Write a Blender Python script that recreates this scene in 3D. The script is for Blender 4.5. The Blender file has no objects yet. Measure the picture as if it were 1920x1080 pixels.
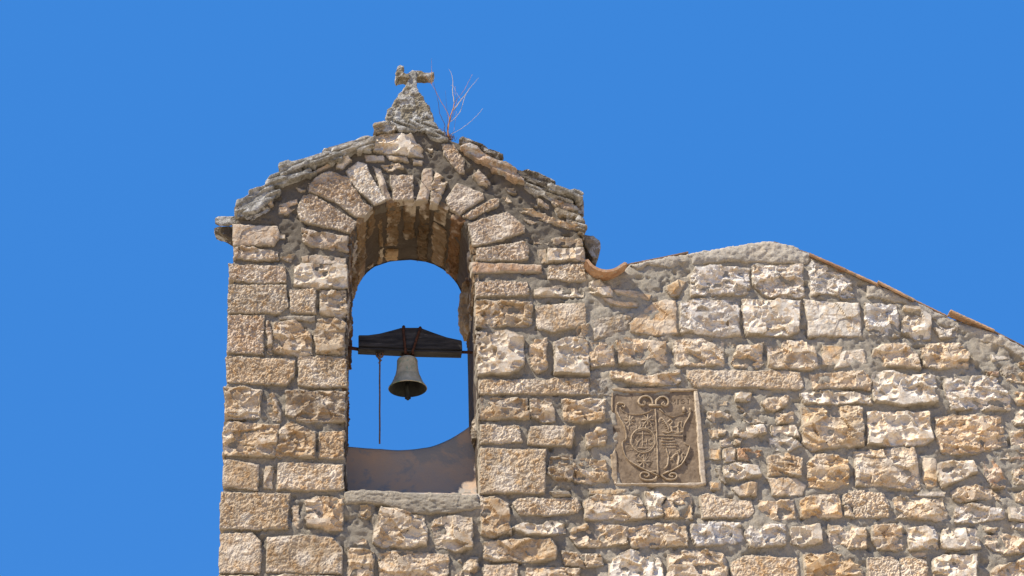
import bpy, bmesh, math, random
import numpy as np
from mathutils import Vector, Matrix

# ------------------------------------------------------------ camera, sky, sun
FPX, PX, PY = 2950.0, 680.0, 540.0          # focal length and principal point in photo pixels (1920 wide)
PITCH = math.atan((2200 - 540) / FPX)
DIST = 8.75                                   # metres from the lens to the wall face (plane y = 0)
sc = bpy.context.scene
cam_d = bpy.data.cameras.new('camera'); cam = bpy.data.objects.new('camera', cam_d)
sc.collection.objects.link(cam); sc.camera = cam
cam_d.sensor_width = 36; cam_d.lens = 36 * FPX / 1920
cam_d.shift_x = (960 - PX) / 1920
cam_d.clip_start = 0.1; cam_d.clip_end = 5000
cam.location = (0, -DIST, 0); cam.rotation_euler = (math.radians(90) + PITCH, 0, 0)

SUN = Vector((-1.9, -1.0, 2.95)).normalized()  # towards the sun: high, from the left, raking along the wall
sun_d = bpy.data.lights.new('sun', 'SUN'); sun_d.energy = 5.0; sun_d.angle = math.radians(0.53)
sun_d.color = (1.0, 0.92, 0.79)
sun = bpy.data.objects.new('sun', sun_d); sc.collection.objects.link(sun)
sun.rotation_euler = SUN.to_track_quat('Z', 'Y').to_euler(); sun.location = (-5, -8, 14)
world = bpy.data.worlds.new('World'); sc.world = world; world.use_nodes = True
wn = world.node_tree.nodes; wl = world.node_tree.links; wn.clear()
wout = wn.new('ShaderNodeOutputWorld'); bg = wn.new('ShaderNodeBackground'); bg.inputs['Strength'].default_value = 0.09
sky = wn.new('ShaderNodeTexSky'); sky.sky_type = 'NISHITA'; sky.sun_disc = False
sky.sun_elevation = math.asin(SUN.z); sky.sun_rotation = math.atan2(SUN.x, SUN.y)
mixw = wn.new('ShaderNodeMix'); mixw.data_type = 'RGBA'; mixw.inputs[0].default_value = 0.93
mixw.inputs[7].default_value = (0.27, 1.66, 5.05, 1)   # the even deep blue of a clear noon sky
wl.new(sky.outputs[0], mixw.inputs[6]); wl.new(mixw.outputs[2], bg.inputs['Color']); wl.new(bg.outputs[0], wout.inputs[0])
sc.view_settings.view_transform = 'Standard'; sc.view_settings.look = 'None'
sc.view_settings.exposure = 0.7; sc.view_settings.gamma = 1.0; sc.view_settings.use_curve_mapping = False

rnd = random.Random(11)

def P(u, v, Y=0.0):
    """point where the sight line of photo pixel (u,v) meets the vertical plane y=Y"""
    X = (u - PX) / FPX; V = (PY - v) / FPX
    dy = math.cos(PITCH) - V * math.sin(PITCH); dz = math.sin(PITCH) + V * math.cos(PITCH)
    t = (Y + DIST) / dy
    return (X * t, Y, dz * t)
def Pz(u, v, Y=0.0):
    p = P(u, v, Y); return (p[0], p[2])

# ------------------------------------------------------------ numpy noise
def _h(ix, iy, iz, s):
    n = (ix.astype(np.int64) * 374761393 + iy.astype(np.int64) * 668265263 + iz.astype(np.int64) * 2147483647 + s * 974634777) & 0xffffffff
    n = ((n ^ (n >> 13)) * 1274126177) & 0xffffffff
    n = ((n ^ (n >> 15)) * 2246822519) & 0xffffffff
    return ((n ^ (n >> 16)) & 0xffffff) / float(0xffffff)
def vnoise(x, y, z, s=0):
    fx, fy, fz = np.floor(x), np.floor(y), np.floor(z)
    tx, ty, tz = x - fx, y - fy, z - fz
    tx, ty, tz = tx*tx*(3-2*tx), ty*ty*(3-2*ty), tz*tz*(3-2*tz)
    r = 0
    for a in (0, 1):
        for b in (0, 1):
            for c in (0, 1):
                w = (tx if a else 1-tx) * (ty if b else 1-ty) * (tz if c else 1-tz)
                r = r + w * _h(fx+a, fy+b, fz+c, s)
    return r * 2 - 1
def fbm(x, y, z, f, o=4, s=0, g=0.5):
    r = 0; a = 1; t = 0
    for k in range(o):
        r = r + a * vnoise(x*f+17.3*k, y*f-9.1*k, z*f+3.7*k, s+k); t += a; a *= g; f *= 2.03
    return r / t
def facets(x, y, f, s=0, tilt=1.0, scoop=0.0):
    """broken stone: every cell its own tilted, slightly hollow chip"""
    X, Y = x*f, y*f
    fx, fy = np.floor(X), np.floor(Y)
    best = np.full(X.shape, 1e9); out = np.zeros(X.shape); zero = np.zeros(X.shape)
    for a in (-1, 0, 1):
        for b in (-1, 0, 1):
            cx, cy = fx+a, fy+b
            px = cx + _h(cx, cy, zero, s+1); py = cy + _h(cx, cy, zero, s+2)
            dx, dy = X-px, Y-py; d = dx*dx + dy*dy
            h = (_h(cx, cy, zero, s+3)-.5) + tilt*((_h(cx, cy, zero, s+4)-.5)*dx + (_h(cx, cy, zero, s+5)-.5)*dy)*2 + scoop*d
            m = d < best
            best = np.where(m, d, best); out = np.where(m, h, out)
    return out

GZ = -1.6            # ground level
# ------------------------------------------------------------ materials
def new_mat(name):
    m = bpy.data.materials.new(name); m.use_nodes = True
    nt = m.node_tree; nt.nodes.clear()
    o = nt.nodes.new('ShaderNodeOutputMaterial'); b = nt.nodes.new('ShaderNodeBsdfPrincipled')
    nt.links.new(b.outputs[0], o.inputs[0]); b.inputs['Roughness'].default_value = .9
    b.inputs['Specular IOR Level'].default_value = .25
    return m, nt, b
def N(nt, t, **k):
    n = nt.nodes.new(t)
    for a, v in k.items(): setattr(n, a, v)
    return n
def coords(nt, jitter=True):
    tc = N(nt, 'ShaderNodeTexCoord')
    if not jitter: return tc.outputs['Object']
    oi = N(nt, 'ShaderNodeObjectInfo'); mu = N(nt, 'ShaderNodeMath', operation='MULTIPLY'); mu.inputs[1].default_value = 43.0
    nt.links.new(oi.outputs['Random'], mu.inputs[0])
    ad = N(nt, 'ShaderNodeVectorMath', operation='ADD')
    nt.links.new(tc.outputs['Object'], ad.inputs[0]); nt.links.new(mu.outputs[0], ad.inputs[1])
    return ad.outputs[0]
def noise(nt, co, scale, detail=4, rough=.6, dist=0):
    n = N(nt, 'ShaderNodeTexNoise'); n.inputs['Scale'].default_value = scale; n.inputs['Detail'].default_value = detail
    n.inputs['Roughness'].default_value = rough; n.inputs['Distortion'].default_value = dist
    nt.links.new(co, n.inputs['Vector']); return n.outputs['Fac']
def ramp(nt, fac, pts):
    r = N(nt, 'ShaderNodeValToRGB'); e = r.color_ramp.elements
    while len(e) < len(pts): e.new(.5)
    for el, (p, c) in zip(e, pts):
        el.position = p; el.color = c if len(c) == 4 else (*c, 1)
    nt.links.new(fac, r.inputs[0]); return r.outputs[0]
def mix(nt, fac, a, b, mode='MIX'):
    m = N(nt, 'ShaderNodeMix', data_type='RGBA', blend_type=mode)
    for i, v in ((0, fac), (6, a), (7, b)):
        if isinstance(v, (int, float)): m.inputs[i].default_value = v
        elif isinstance(v, tuple): m.inputs[i].default_value = (*v[:3], 1)
        else: nt.links.new(v, m.inputs[i])
    return m.outputs[2]
def mul(nt, a, b):
    m = N(nt, 'ShaderNodeMath', operation='MULTIPLY')
    for i, v in enumerate((a, b)):
        if isinstance(v, (int, float)): m.inputs[i].default_value = v
        else: nt.links.new(v, m.inputs[i])
    return m.outputs[0]
def bump(nt, bsdf, h, strength, dist):
    b = N(nt, 'ShaderNodeBump'); b.inputs['Strength'].default_value = strength; b.inputs['Distance'].default_value = dist
    nt.links.new(h, b.inputs['Height']); nt.links.new(b.outputs[0], bsdf.inputs['Normal'])
g3 = lambda v: (v, v, v)

def stone_material():
    m, nt, b = new_mat('limestone'); co = coords(nt); L = nt.links
    oi = N(nt, 'ShaderNodeObjectInfo')
    base = oi.outputs['Color']
    n1 = noise(nt, co, 9, 5, .6, .6); n2 = noise(nt, co, 26, 5, .65, .4); n3 = noise(nt, co, 140, 4, .7); n4 = noise(nt, co, 6, 3, .55)
    c = mix(nt, 1.0, base, ramp(nt, n1, [(.3, (.70, .67, .63)), (.5, (1, 1, 1)), (.70, (1.22, 1.20, 1.18))]), 'MULTIPLY')
    # ochre staining
    c = mix(nt, mul(nt, ramp(nt, n2, [(.47, g3(0)), (.64, g3(1))]), .75), c, mix(nt, 1.0, base, (.92, .70, .44), 'MULTIPLY'))
    # pale chips and chalky patches
    c = mix(nt, mul(nt, ramp(nt, n4, [(.52, g3(0)), (.62, g3(1))]), .62), c, (.62, .55, .45))
    c = mix(nt, 1.0, c, ramp(nt, n3, [(.28, (.70, .68, .66)), (.5, (1, 1, 1)), (.75, (1.12, 1.12, 1.12))]), 'MULTIPLY')
    # grey-black lichen, amount in the object's alpha
    l1 = noise(nt, co, 17, 6, .75, .5); inv = N(nt, 'ShaderNodeMath', operation='SUBTRACT'); inv.inputs[0].default_value = 1
    L.new(oi.outputs['Alpha'], inv.inputs[1])
    c = mix(nt, mul(nt, ramp(nt, l1, [(.50, g3(0)), (.58, g3(1))]), inv.outputs[0]), c, (.135, .135, .130))
    l2 = noise(nt, co, 60, 4, .7)
    c = mix(nt, mul(nt, ramp(nt, l2, [(.66, g3(0)), (.71, g3(1))]), .6), c, (.16, .12, .08))
    # lime mortar smeared over the arrises
    at = N(nt, 'ShaderNodeAttribute', attribute_name='rim'); ad = N(nt, 'ShaderNodeMath', operation='ADD'); ad.use_clamp = True
    tcn = N(nt, 'ShaderNodeTexCoord').outputs['Object']
    L.new(mul(nt, at.outputs['Fac'], .55), ad.inputs[0]); L.new(mul(nt, noise(nt, tcn, 16, 5, .65, .4), .60), ad.inputs[1])
    c = mix(nt, mul(nt, ramp(nt, ad.outputs[0], [(.52, g3(0)), (.60, g3(1))]), .85), c, (.335, .288, .222))
    L.new(c, b.inputs['Base Color'])
    rough_part = ramp(nt, noise(nt, co, 13, 2, .5), [(.40, g3(.05)), (.64, g3(1))])
    bump(nt, b, mul(nt, mix(nt, .5, noise(nt, co, 75, 6, .72), noise(nt, co, 210, 3, .7)), rough_part), .75, .015)
    return m
def mortar_material(name, col, pale=.5, old=None):
    m, nt, b = new_mat(name); co = coords(nt, False); L = nt.links
    n1 = noise(nt, co, 2.2, 4, .6, .4); n2 = noise(nt, co, 11, 5, .65, .5); n3 = noise(nt, co, 120, 4, .75); n4 = noise(nt, co, 330, 2, .6)
    c = mix(nt, 1.0, col, ramp(nt, n1, [(.3, (.78, .79, .80)), (.55, (1, 1, 1)), (.75, (1.22, 1.17, 1.10))]), 'MULTIPLY')
    c = mix(nt, mul(nt, ramp(nt, n2, [(.50, g3(0)), (.68, g3(1))]), pale), c, (.46, .39, .29))
    if old:        # the older bedding round the arch is a darker mix
        sx = N(nt, 'ShaderNodeSeparateXYZ'); L.new(co, sx.inputs[0]); mr = N(nt, 'ShaderNodeMapRange')
        L.new(sx.outputs['Z'], mr.inputs['Value']); mr.inputs['From Min'].default_value = old[0]; mr.inputs['From Max'].default_value = old[1]
        c = mix(nt, mul(nt, mr.outputs[0], ramp(nt, n1, [(.25, g3(.65)), (.6, g3(1))])), c, old[2])
    c = mix(nt, mul(nt, ramp(nt, noise(nt, co, 23, 5, .7), [(.58, g3(0)), (.66, g3(1))]), .4), c, (.12, .10, .08))
    c = mix(nt, 1.0, c, ramp(nt, n3, [(.25, (.66, .66, .66)), (.5, (1, 1, 1)), (.78, (1.25, 1.22, 1.2))]), 'MULTIPLY')
    L.new(c, b.inputs['Base Color'])
    bump(nt, b, mix(nt, .35, noise(nt, co, 45, 6, .75), n4), .9, .014)
    return m
def slate_material():
    m, nt, b = new_mat('weathered_slab'); co = coords(nt); L = nt.links
    n2 = noise(nt, co, 14, 6, .72, .4); n3 = noise(nt, co, 60, 5, .75)
    oi = N(nt, 'ShaderNodeObjectInfo')
    c = mix(nt, 1.0, oi.outputs['Color'], ramp(nt, n3, [(.3, (.55, .54, .5)), (.5, (1, 1, 1)), (.72, (1.5, 1.5, 1.5))]), 'MULTIPLY')
    c = mix(nt, mul(nt, ramp(nt, n2, [(.50, g3(0)), (.57, g3(1))]), .75), c, (.50, .49, .46))
    c = mix(nt, mul(nt, ramp(nt, noise(nt, co, 9, 5, .7), [(.54, g3(0)), (.62, g3(1))]), .55), c, (.13, .10, .055))
    L.new(c, b.inputs['Base Color']); bump(nt, b, n3, .8, .014)
    return m
def simple(name, c1, c2, scale, rough=.8, metal=0.0, bs=.4, bd=.004, stretch=None, specks=None, det=6):
    m, nt, b = new_mat(name); co = coords(nt, False); L = nt.links
    if stretch:
        mp = N(nt, 'ShaderNodeMapping'); mp.inputs['Scale'].default_value = stretch; L.new(co, mp.inputs[0]); co = mp.outputs[0]
    n1 = noise(nt, co, scale, det, .68, .3)
    c = ramp(nt, n1, [(.34, c1), (.66, c2)])
    if specks:
        c = mix(nt, ramp(nt, noise(nt, co, specks[1], 5, .7, .3), [(specks[2], g3(0)), (specks[2]+.08, g3(1))]), c, specks[0])
    L.new(c, b.inputs['Base Color']); b.inputs['Roughness'].default_value = rough; b.inputs['Metallic'].default_value = metal
    bump(nt, b, noise(nt, co, scale*4, 5, .7), bs, bd)
    return m
M = {}
M['stone'] = stone_material()
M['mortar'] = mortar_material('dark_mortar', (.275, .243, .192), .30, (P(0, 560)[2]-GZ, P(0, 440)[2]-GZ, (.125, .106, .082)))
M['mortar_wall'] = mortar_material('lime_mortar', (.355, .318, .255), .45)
M['soffit'] = mortar_material('deep_brown_mortar', (.085, .064, .046), .05)  # mortar inside the opening, far darker than on the face
M['mortar_pale'] = mortar_material('weathered_mortar', (.44, .395, .325), .5)
M['mortar_sill'] = mortar_material('sill_render', (.36, .315, .245), .45)
M['slab'] = slate_material()
M['terracotta'] = simple('terracotta', (.33, .175, .095), (.50, .33, .20), 14, .9, bs=.6, bd=.006, specks=((.40, .35, .28), 24, .57))
M['roof_clay'] = simple('roof_clay', (.25, .145, .085), (.42, .26, .15), 18, .9, specks=((.20, .17, .13), 40, .56))
M['roof_clay2'] = simple('faded_roof_clay', (.33, .20, .11), (.52, .34, .20), 20, .9, specks=((.22, .19, .15), 35, .53))
M['old_tile'] = simple('old_tile', (.13, .085, .06), (.26, .17, .11), 22, .9, specks=((.20, .17, .14), 40, .58))
M['plaster'] = simple('stained_plaster', (.34, .295, .25), (.50, .33, .21), 2.6, .9, bs=.8, bd=.010, specks=((.29, .265, .235), 3.6, .50), det=9)
M['plaque'] = simple('plaque_stone', (.155, .11, .07), (.285, .215, .145), 11, .85, bs=.5, bd=.004, specks=((.095, .065, .04), 21, .57))
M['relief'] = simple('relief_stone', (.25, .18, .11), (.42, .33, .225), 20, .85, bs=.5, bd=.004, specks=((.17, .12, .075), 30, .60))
M['relief_pale'] = simple('sunlit_relief_stone', (.36, .285, .20), (.54, .46, .36), 20, .85, bs=.6, bd=.005, specks=((.24, .18, .12), 30, .60))
M['wood'] = simple('weathered_wood', (.013, .012, .012), (.062, .056, .052), 5, .8, bs=.8, bd=.006, stretch=(1.2, 8, 9), specks=((.12, .105, .09), 3.2, .60))
M['rust'] = simple('rusty_iron', (.035, .016, .010), (.13, .05, .024), 60, .8, .3)
M['rope'] = simple('old_rope', (.10, .055, .03), (.24, .14, .08), 80, .9)
M['bronze'] = simple('bronze_patina', (.30, .265, .165), (.56, .48, .33), 14, .6, .0, bs=.25, bd=.002, specks=((.16, .27, .18), 9, .55))
M['bell_inside'] = simple('bell_inside', (.018, .016, .014), (.045, .05, .04), 12, .8)
M['twig'] = simple('dry_twig', (.36, .13, .03), (.50, .26, .09), 30, .8)
M['twig_pale'] = simple('pale_twig', (.44, .33, .20), (.60, .50, .36), 30, .8)
M['dark_tuft'] = simple('dark_tuft', (.05, .03, .02), (.16, .08, .04), 40, .9)
M['ground'] = simple('pale_paving_dust', (.46, .37, .25), (.56, .46, .33), 3, .95)

TINT = {  # stone base colours
 'o': (.500, .390, .265), 'w': (.640, .575, .480), 'g': (.570, .535, .485), 'p': (.490, .400, .308), 'y': (.525, .400, .255),
 'n': (.555, .455, .335), 'r': (.470, .330, .225), 'm': (.300, .262, .210), 'd': (.36, .275, .185), 'b': (.30, .185, .10)}

# ------------------------------------------------------------ object helpers
col = sc.collection
def thing(name, label, cat, loc, group=None):
    o = bpy.data.objects.new(name, None); col.objects.link(o); o.location = loc; o.empty_display_size = .3
    o['label'] = label; o['category'] = cat
    if group: o['group'] = group
    return o
def link(name, me, mat, parent=None, color=None, smooth=False, stuff=False):
    o = bpy.data.objects.new(name, me); col.objects.link(o)
    if mat: me.materials.clear(); me.materials.append(mat)
    me.shade_smooth() if smooth else me.shade_flat()
    if parent:
        loc = Vector(parent.location)
        if parent.parent: loc = loc + Vector(parent.parent.location)
        me.transform(Matrix.Translation(-loc)); o.parent = parent
    if color: o.color = color
    if stuff: o['kind'] = 'stuff'
    return o
def mesh_np(name, verts, quads):
    me = bpy.data.meshes.new(name); n = len(verts); q = len(quads)
    me.vertices.add(n); me.vertices.foreach_set('co', np.asarray(verts, dtype=np.float32).ravel())
    me.loops.add(q*4); me.loops.foreach_set('vertex_index', np.asarray(quads, dtype=np.int32).ravel())
    me.polygons.add(q); me.polygons.foreach_set('loop_start', np.arange(0, q*4, 4, dtype=np.int32))
    me.update(calc_edges=True); me.validate(); return me
def poly_sd(px, py, poly):
    """signed distance (positive inside) and nearest boundary point"""
    best = np.full(px.shape, 1e18); bx = np.zeros(px.shape); by = np.zeros(px.shape); ins = np.zeros(px.shape, bool)
    n = len(poly)
    for i in range(n):
        ax, ay = poly[i]; cx, cy = poly[(i+1) % n]; ex, ey = cx-ax, cy-ay
        t = np.clip(((px-ax)*ex + (py-ay)*ey) / max(ex*ex+ey*ey, 1e-12), 0, 1)
        qx, qy = ax+t*ex, ay+t*ey; d = (px-qx)**2 + (py-qy)**2
        m = d < best; best = np.where(m, d, best); bx = np.where(m, qx, bx); by = np.where(m, qy, by)
        if ey != 0:
            c = ((ay > py) != (cy > py)) & (px < ex*(py-ay)/ey + ax); ins ^= c
    s = np.sqrt(best); return np.where(ins, s, -s), bx, by
def front_map(a, b, h): return np.stack([a, -h, b], 1)      # h is how far the face stands out towards the viewer

def sheet(name, poly, hfun, mat, parent, mapper=front_map, step=.0068, skirt=.05, holes=(), color=None, smooth=False, stuff=False, jag=.006, seed=0, grow=0.0):
    """closed relief: polygon (a,b) filled by a fine grid raised by hfun(a,b,dist_to_edge), its rim carried back by skirt"""
    pl = np.array(poly); lo = pl.min(0)-step*1.5-grow-jag; hi = pl.max(0)+step*1.5+grow+jag
    na = int((hi[0]-lo[0])/step)+2; nb = int((hi[1]-lo[1])/step)+2
    A, B = np.meshgrid(lo[0]+np.arange(na)*step, lo[1]+np.arange(nb)*step, indexing='ij'); a, b = A.ravel(), B.ravel()
    ja = jag*(fbm(a, b, a*0+seed, 30, 3, 5)+1.1*fbm(a, b, a*0+seed, 9, 2, 15)); jb = jag*(fbm(a, b, a*0+seed, 30, 3, 9)+1.1*fbm(a, b, a*0+seed, 9, 2, 19))
    d, bx, by = poly_sd(a+ja, b+jb, poly); bx = bx-ja; by = by-jb
    for hp in holes:
        d2, x2, y2 = poly_sd(a+ja, b+jb, hp); m = -d2 < d
        d = np.where(m, -d2, d); bx = np.where(m, x2-ja, bx); by = np.where(m, y2-jb, by)
    if grow:
        ox, oy = a+ja-(bx+ja), b+jb-(by+jb); ol = np.maximum(np.hypot(ox, oy), 1e-6); sg = np.where(d < 0, 1, -1)
        bx = bx+sg*ox/ol*grow; by = by+sg*oy/ol*grow; d = d+grow
    ins = d > step*.25
    I = ins.reshape(na, nb)
    keep = I[:-1, :-1] | I[1:, :-1] | I[:-1, 1:] | I[1:, 1:]
    idx = np.arange(na*nb).reshape(na, nb)
    q = np.stack([idx[:-1, :-1][keep], idx[1:, :-1][keep], idx[1:, 1:][keep], idx[:-1, 1:][keep]], 1)
    h = hfun(a, b, np.maximum(d, 0), seed)
    aa = np.where(ins, a, bx); bb = np.where(ins, b, by); h = np.where(ins, h, -skirt)
    used = np.unique(q); re = np.full(na*nb, -1); re[used] = np.arange(len(used))
    v = mapper(aa[used], bb[used], h[used])
    if len(used) < 4: return None
    me = mesh_np(name, v, re[q])
    if mapper is front_map:
      at = me.attributes.new('rim', 'FLOAT', 'POINT'); at.data.foreach_set('value', np.exp(-np.maximum(d[used], 0)/.014).astype(np.float32))
    return link(name, me, mat, parent, color, smooth, stuff)

def h_stone(style, proud, sd):
    def f(a, b, d, seed):
        s = sd
        if style == 'p':      # pick-dressed face
            e = 1-np.exp(-d/(.004+.004*vnoise(a*30, b*30, a*0+s, s+2)**2))
            k1 = .35+_h(np.float64(s), np.float64(1), np.float64(2), 5)
            h = proud*e + k1*(.0055*facets(a, b, 42, s, 1.1, .5) + .0042*facets(a+.3, b, 85, s+40, 1.2, .4)) + .0040*fbm(a, b, a*0+s, 60, 3, s, .6) + .007*fbm(a, b, a*0+s, 6, 2, s+3)
        elif style == 'r':    # broken rock face
            e = 1-np.exp(-d/(.003+.009*np.abs(vnoise(a*14, b*14, a*0+s, s+2))))
            wx = .030*fbm(a, b, a*0+s, 8, 3, s+7, .45); wz = .018*fbm(a, b, a*0+s, 9, 3, s+8, .45)
            k1 = .7+.6*_h(np.float64(s), np.float64(1), np.float64(2), 5); k2 = _h(np.float64(s), np.float64(3), np.float64(4), 5)
            h = proud*e + e*(.027*facets(a*.7+wx, b*1.15+wz, 9*k1, s, 1.0, .8) + .016*facets(a*.75-wz, b*1.1+wx, 19*k1, s+20, 1.2, .8) + .0035*facets(a+wz, b+wx, 48, s+60, 1.2, .6))
            h = h + .0105*np.clip(-.1+.7*k2+1.6*vnoise(a*9, b*9, a*0+s, s+70), 0, 1)*fbm(a, b, a*0+s, 30, 4, s+2, .6) + .002*fbm(a, b, a*0+s, 55, 2, s+2)
            h = np.minimum(h, proud+.026)
        elif style == 'c':    # shell-like fractures: big clean hollows between sharp ridges
            e = 1-np.exp(-d/.006)
            wx = .020*fbm(a, b, a*0+s, 7, 2, s+7, .4)
            h = proud*e + e*(.036*facets(a*.8+wx, b*1.15-wx, 9.5, s, 1.1, 1.5) + .014*facets(a-wx, b+wx, 22, s+20, 1.1, 1.3)) + .0035*np.clip(1.5*vnoise(a*10, b*10, a*0+s, s+70), 0, 1)*fbm(a, b, a*0+s, 40, 3, s+2, .6)
            h = np.clip(h, proud-.022, proud+.026)
        elif style == 's':    # smooth worn face
            e = 1-np.exp(-d/.008)
            h = proud*e + e*(.013*facets(a+.01*fbm(a, b, a*0+s, 12, 2, s), b, 7, s, .8, .4)+.003*facets(a, b, 26, s+9, 1, .5)) + .0026*fbm(a, b, a*0+s, 40, 4, s)
        else:                 # lumpy mortar-like
            e = 1-np.exp(-d/.02)
            h = proud*e + .012*fbm(a, b, a*0+s, 9, 4, s, .6) + .010*fbm(a, b, a*0+s, 42, 4, s, .65)
        return h
    return f

def shrink(poly, k):
    cx = sum(p[0] for p in poly)/len(poly); cy = sum(p[1] for p in poly)/len(poly)
    return [(cx+(x-cx)*k, cy+(y-cy)*k) for x, y in poly]

def rock(name, poly_px, y0, y1, mat, parent, color=(.3, .3, .3, 1), vox=.008, amp=.01, freq=22, Yref=None, layers=0, parent2=None):
    """solid cut from a pixel outline at the depth Yref, running from y0 to y1, voxel-remeshed and roughened"""
    Yr = y0 if Yref is None else Yref
    pts = [Pz(u, v, Yr) for u, v in poly_px]
    return rock_xz(name, pts, y0, y1, mat, parent, color, vox, amp, freq, layers)
def rock_xz(name, pts, y0, y1, mat, parent, color=(.3, .3, .3, 1), vox=.008, amp=.01, freq=22, layers=0):
    bm = bmesh.new(); f0 = [bm.verts.new((x, y0, z)) for x, z in pts]; f1 = [bm.verts.new((x, y1, z)) for x, z in pts]
    n = len(pts); bm.faces.new(f0); bm.faces.new(f1[::-1])
    for i in range(n): bm.faces.new((f0[i], f1[i], f1[(i+1) % n], f0[(i+1) % n]))
    bmesh.ops.recalc_face_normals(bm, faces=bm.faces)
    return rough(name, bm, mat, parent, color, vox, amp, freq, layers)
def rough(name, bm, mat, parent, color=(.3, .3, .3, 1), vox=.008, amp=.01, freq=22, layers=0):
    me = bpy.data.meshes.new(name); bm.to_mesh(me); bm.free()
    t = bpy.data.objects.new('tmp', me); col.objects.link(t)
    r = t.modifiers.new('r', 'REMESH'); r.mode = 'VOXEL'; r.voxel_size = vox
    dg = bpy.context.evaluated_depsgraph_get(); ev = t.evaluated_get(dg); m2 = bpy.data.meshes.new_from_object(ev)
    bpy.data.objects.remove(t); bpy.data.meshes.remove(me); m2.name = name
    n = len(m2.vertices); co = np.empty(n*3, np.float32); m2.vertices.foreach_get('co', co); co = co.reshape(-1, 3).astype(float)
    no = np.empty(n*3, np.float32); m2.vertex_normals.foreach_get('vector', no); no = no.reshape(-1, 3)
    x, y, z = co.T; s = rnd.randrange(999)
    h = amp*(fbm(x, y, z, freq, 4, s, .6)*1.4 + .5*fbm(x, y, z, freq*.3, 2, s+5))
    if layers:      # split along bedding planes
        dip = .42 if x.mean() > P(770, 250, 0)[0] else -.42
        h = h*.8 + amp*2.2*np.clip(6*vnoise(x*7, y*7, (z+dip*x)*layers, s+9), -1, 1)
    co = co + no*h[:, None]
    m2.vertices.foreach_set('co', co.astype(np.float32).ravel()); m2.update()
    return link(name, m2, mat, parent, color)

def tube_bm(bm, pts, r0, r1=None, seg=8):
    r1 = r0 if r1 is None else r1; rings = []; pts = [Vector(p) for p in pts]; n = len(pts)
    for i, p in enumerate(pts):
        t = (pts[min(i+1, n-1)]-pts[max(i-1, 0)]).normalized()
        a = t.cross(Vector((0, 1, 0)));
        if a.length < .1: a = t.cross(Vector((1, 0, 0)))
        a.normalize(); b = t.cross(a); r = r0+(r1-r0)*i/max(n-1, 1)
        rings.append([bm.verts.new(p+a*r*math.cos(k*2*math.pi/seg)+b*r*math.sin(k*2*math.pi/seg)) for k in range(seg)])
    for i in range(n-1):
        for k in range(seg):
            bm.faces.new((rings[i][k], rings[i][(k+1) % seg], rings[i+1][(k+1) % seg], rings[i+1][k]))
    bm.faces.new(rings[0][::-1]); bm.faces.new(rings[-1])
def bm_obj(name, bm, mat, parent, smooth=False, color=None):
    bmesh.ops.recalc_face_normals(bm, faces=bm.faces)
    me = bpy.data.meshes.new(name); bm.to_mesh(me); bm.free(); return link(name, me, mat, parent, color, smooth)
def smoothline(pts, n=8):
    """Catmull-Rom through the points"""
    out = []; P_ = [pts[0]]+list(pts)+[pts[-1]]
    for i in range(1, len(P_)-2):
        p0, p1, p2, p3 = (np.array(P_[j], float) for j in (i-1, i, i+1, i+2))
        for k in range(n):
            t = k/n; out.append(tuple(.5*((2*p1)+(-p0+p2)*t+(2*p0-5*p1+4*p2-p3)*t*t+(-p0+3*p1-3*p2+p3)*t**3)))
    out.append(tuple(pts[-1])); return out

# ------------------------------------------------------------ ground
bm = bmesh.new(); R = 1500
for i in range(1): bm.faces.new([bm.verts.new(p) for p in ((-R, -R, GZ), (R, -R, GZ), (R, R, GZ), (-R, R, GZ))])
g = bm_obj('ground', bm, M['ground'], None); g['kind'] = 'structure'

# ------------------------------------------------------------ outlines of the masonry
base_x = P(700, 1080)[0]
gable = thing('bell_gable', 'stone bell gable with an arched opening rising at the left end of the wall', 'bell gable', (P(770, 1080)[0], .36, GZ))
wall = thing('church_wall', 'low rubble stone gable wall joined to the right of the bell gable', 'wall', (P(1500, 1080)[0], .36, GZ))
TH = .78
ztop = lambda u, v: Pz(u, v)
# front plane outline of the gable, counter-clockwise from the foot
left_edge = [(414, 1085), (416, 1000), (420, 900), (423, 800), (425, 720), (430, 620), (434, 540), (437, 470), (440, 425)]
top_edge = [(447, 405), (452, 378), (475, 362), (503, 352), (508, 337), (530, 328), (560, 304), (604, 292), (620, 277), (655, 268), (700, 256), (706, 244),
            (800, 244), (835, 258), (866, 268), (905, 290), (950, 316), (985, 342), (1030, 360), (1062, 372), (1072, 385), (1082, 412), (1090, 432), (1093, 446)]
right_edge = [(1095, 470), (1097, 500), (1100, 560), (1104, 640), (1109, 720), (1115, 830), (1120, 930), (1126, 1085)]
gl = [Pz(*p) for p in left_edge]; gt = [Pz(*p) for p in top_edge]; gr = [Pz(*p) for p in right_edge]
foot_l = (gl[0][0]-.0, GZ-.05); foot_r = (gr[-1][0], GZ-.05)
zb = Pz(700, 1130)[1]
gable_poly = [(gl[0][0]-.01, zb)] + gl + gt + gr + [(gr[-1][0]+.02, zb)]
arch_px = [(651, 918), (650, 860), (650, 780), (651, 700), (652, 600), (654, 520), (656, 476), (662, 448), (670, 426), (684, 404), (702, 389), (735, 378), (775, 375), (815, 380),
           (845, 396), (868, 420), (880, 445), (887, 478), (889, 530), (891, 600), (893, 700), (896, 800), (898, 870), (900, 922)]
arch = [Pz(*p) for p in arch_px]
open_poly = arch
def h_mortar(lev, amp=.010):
    def f(a, b, d, seed):
        return lev + amp*(fbm(a, b, a*0, 5, 4, 3, .6)) + .015*fbm(a, b, a*0, 15, 3, 13, .6) + .0055*fbm(a, b, a*0, 48, 4, 7, .65) - .014*np.clip(fbm(a, b, a*0, 22, 3, 77)-.22, 0, .5)*4 - .010*np.exp(-d/.010)
    return f
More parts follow.
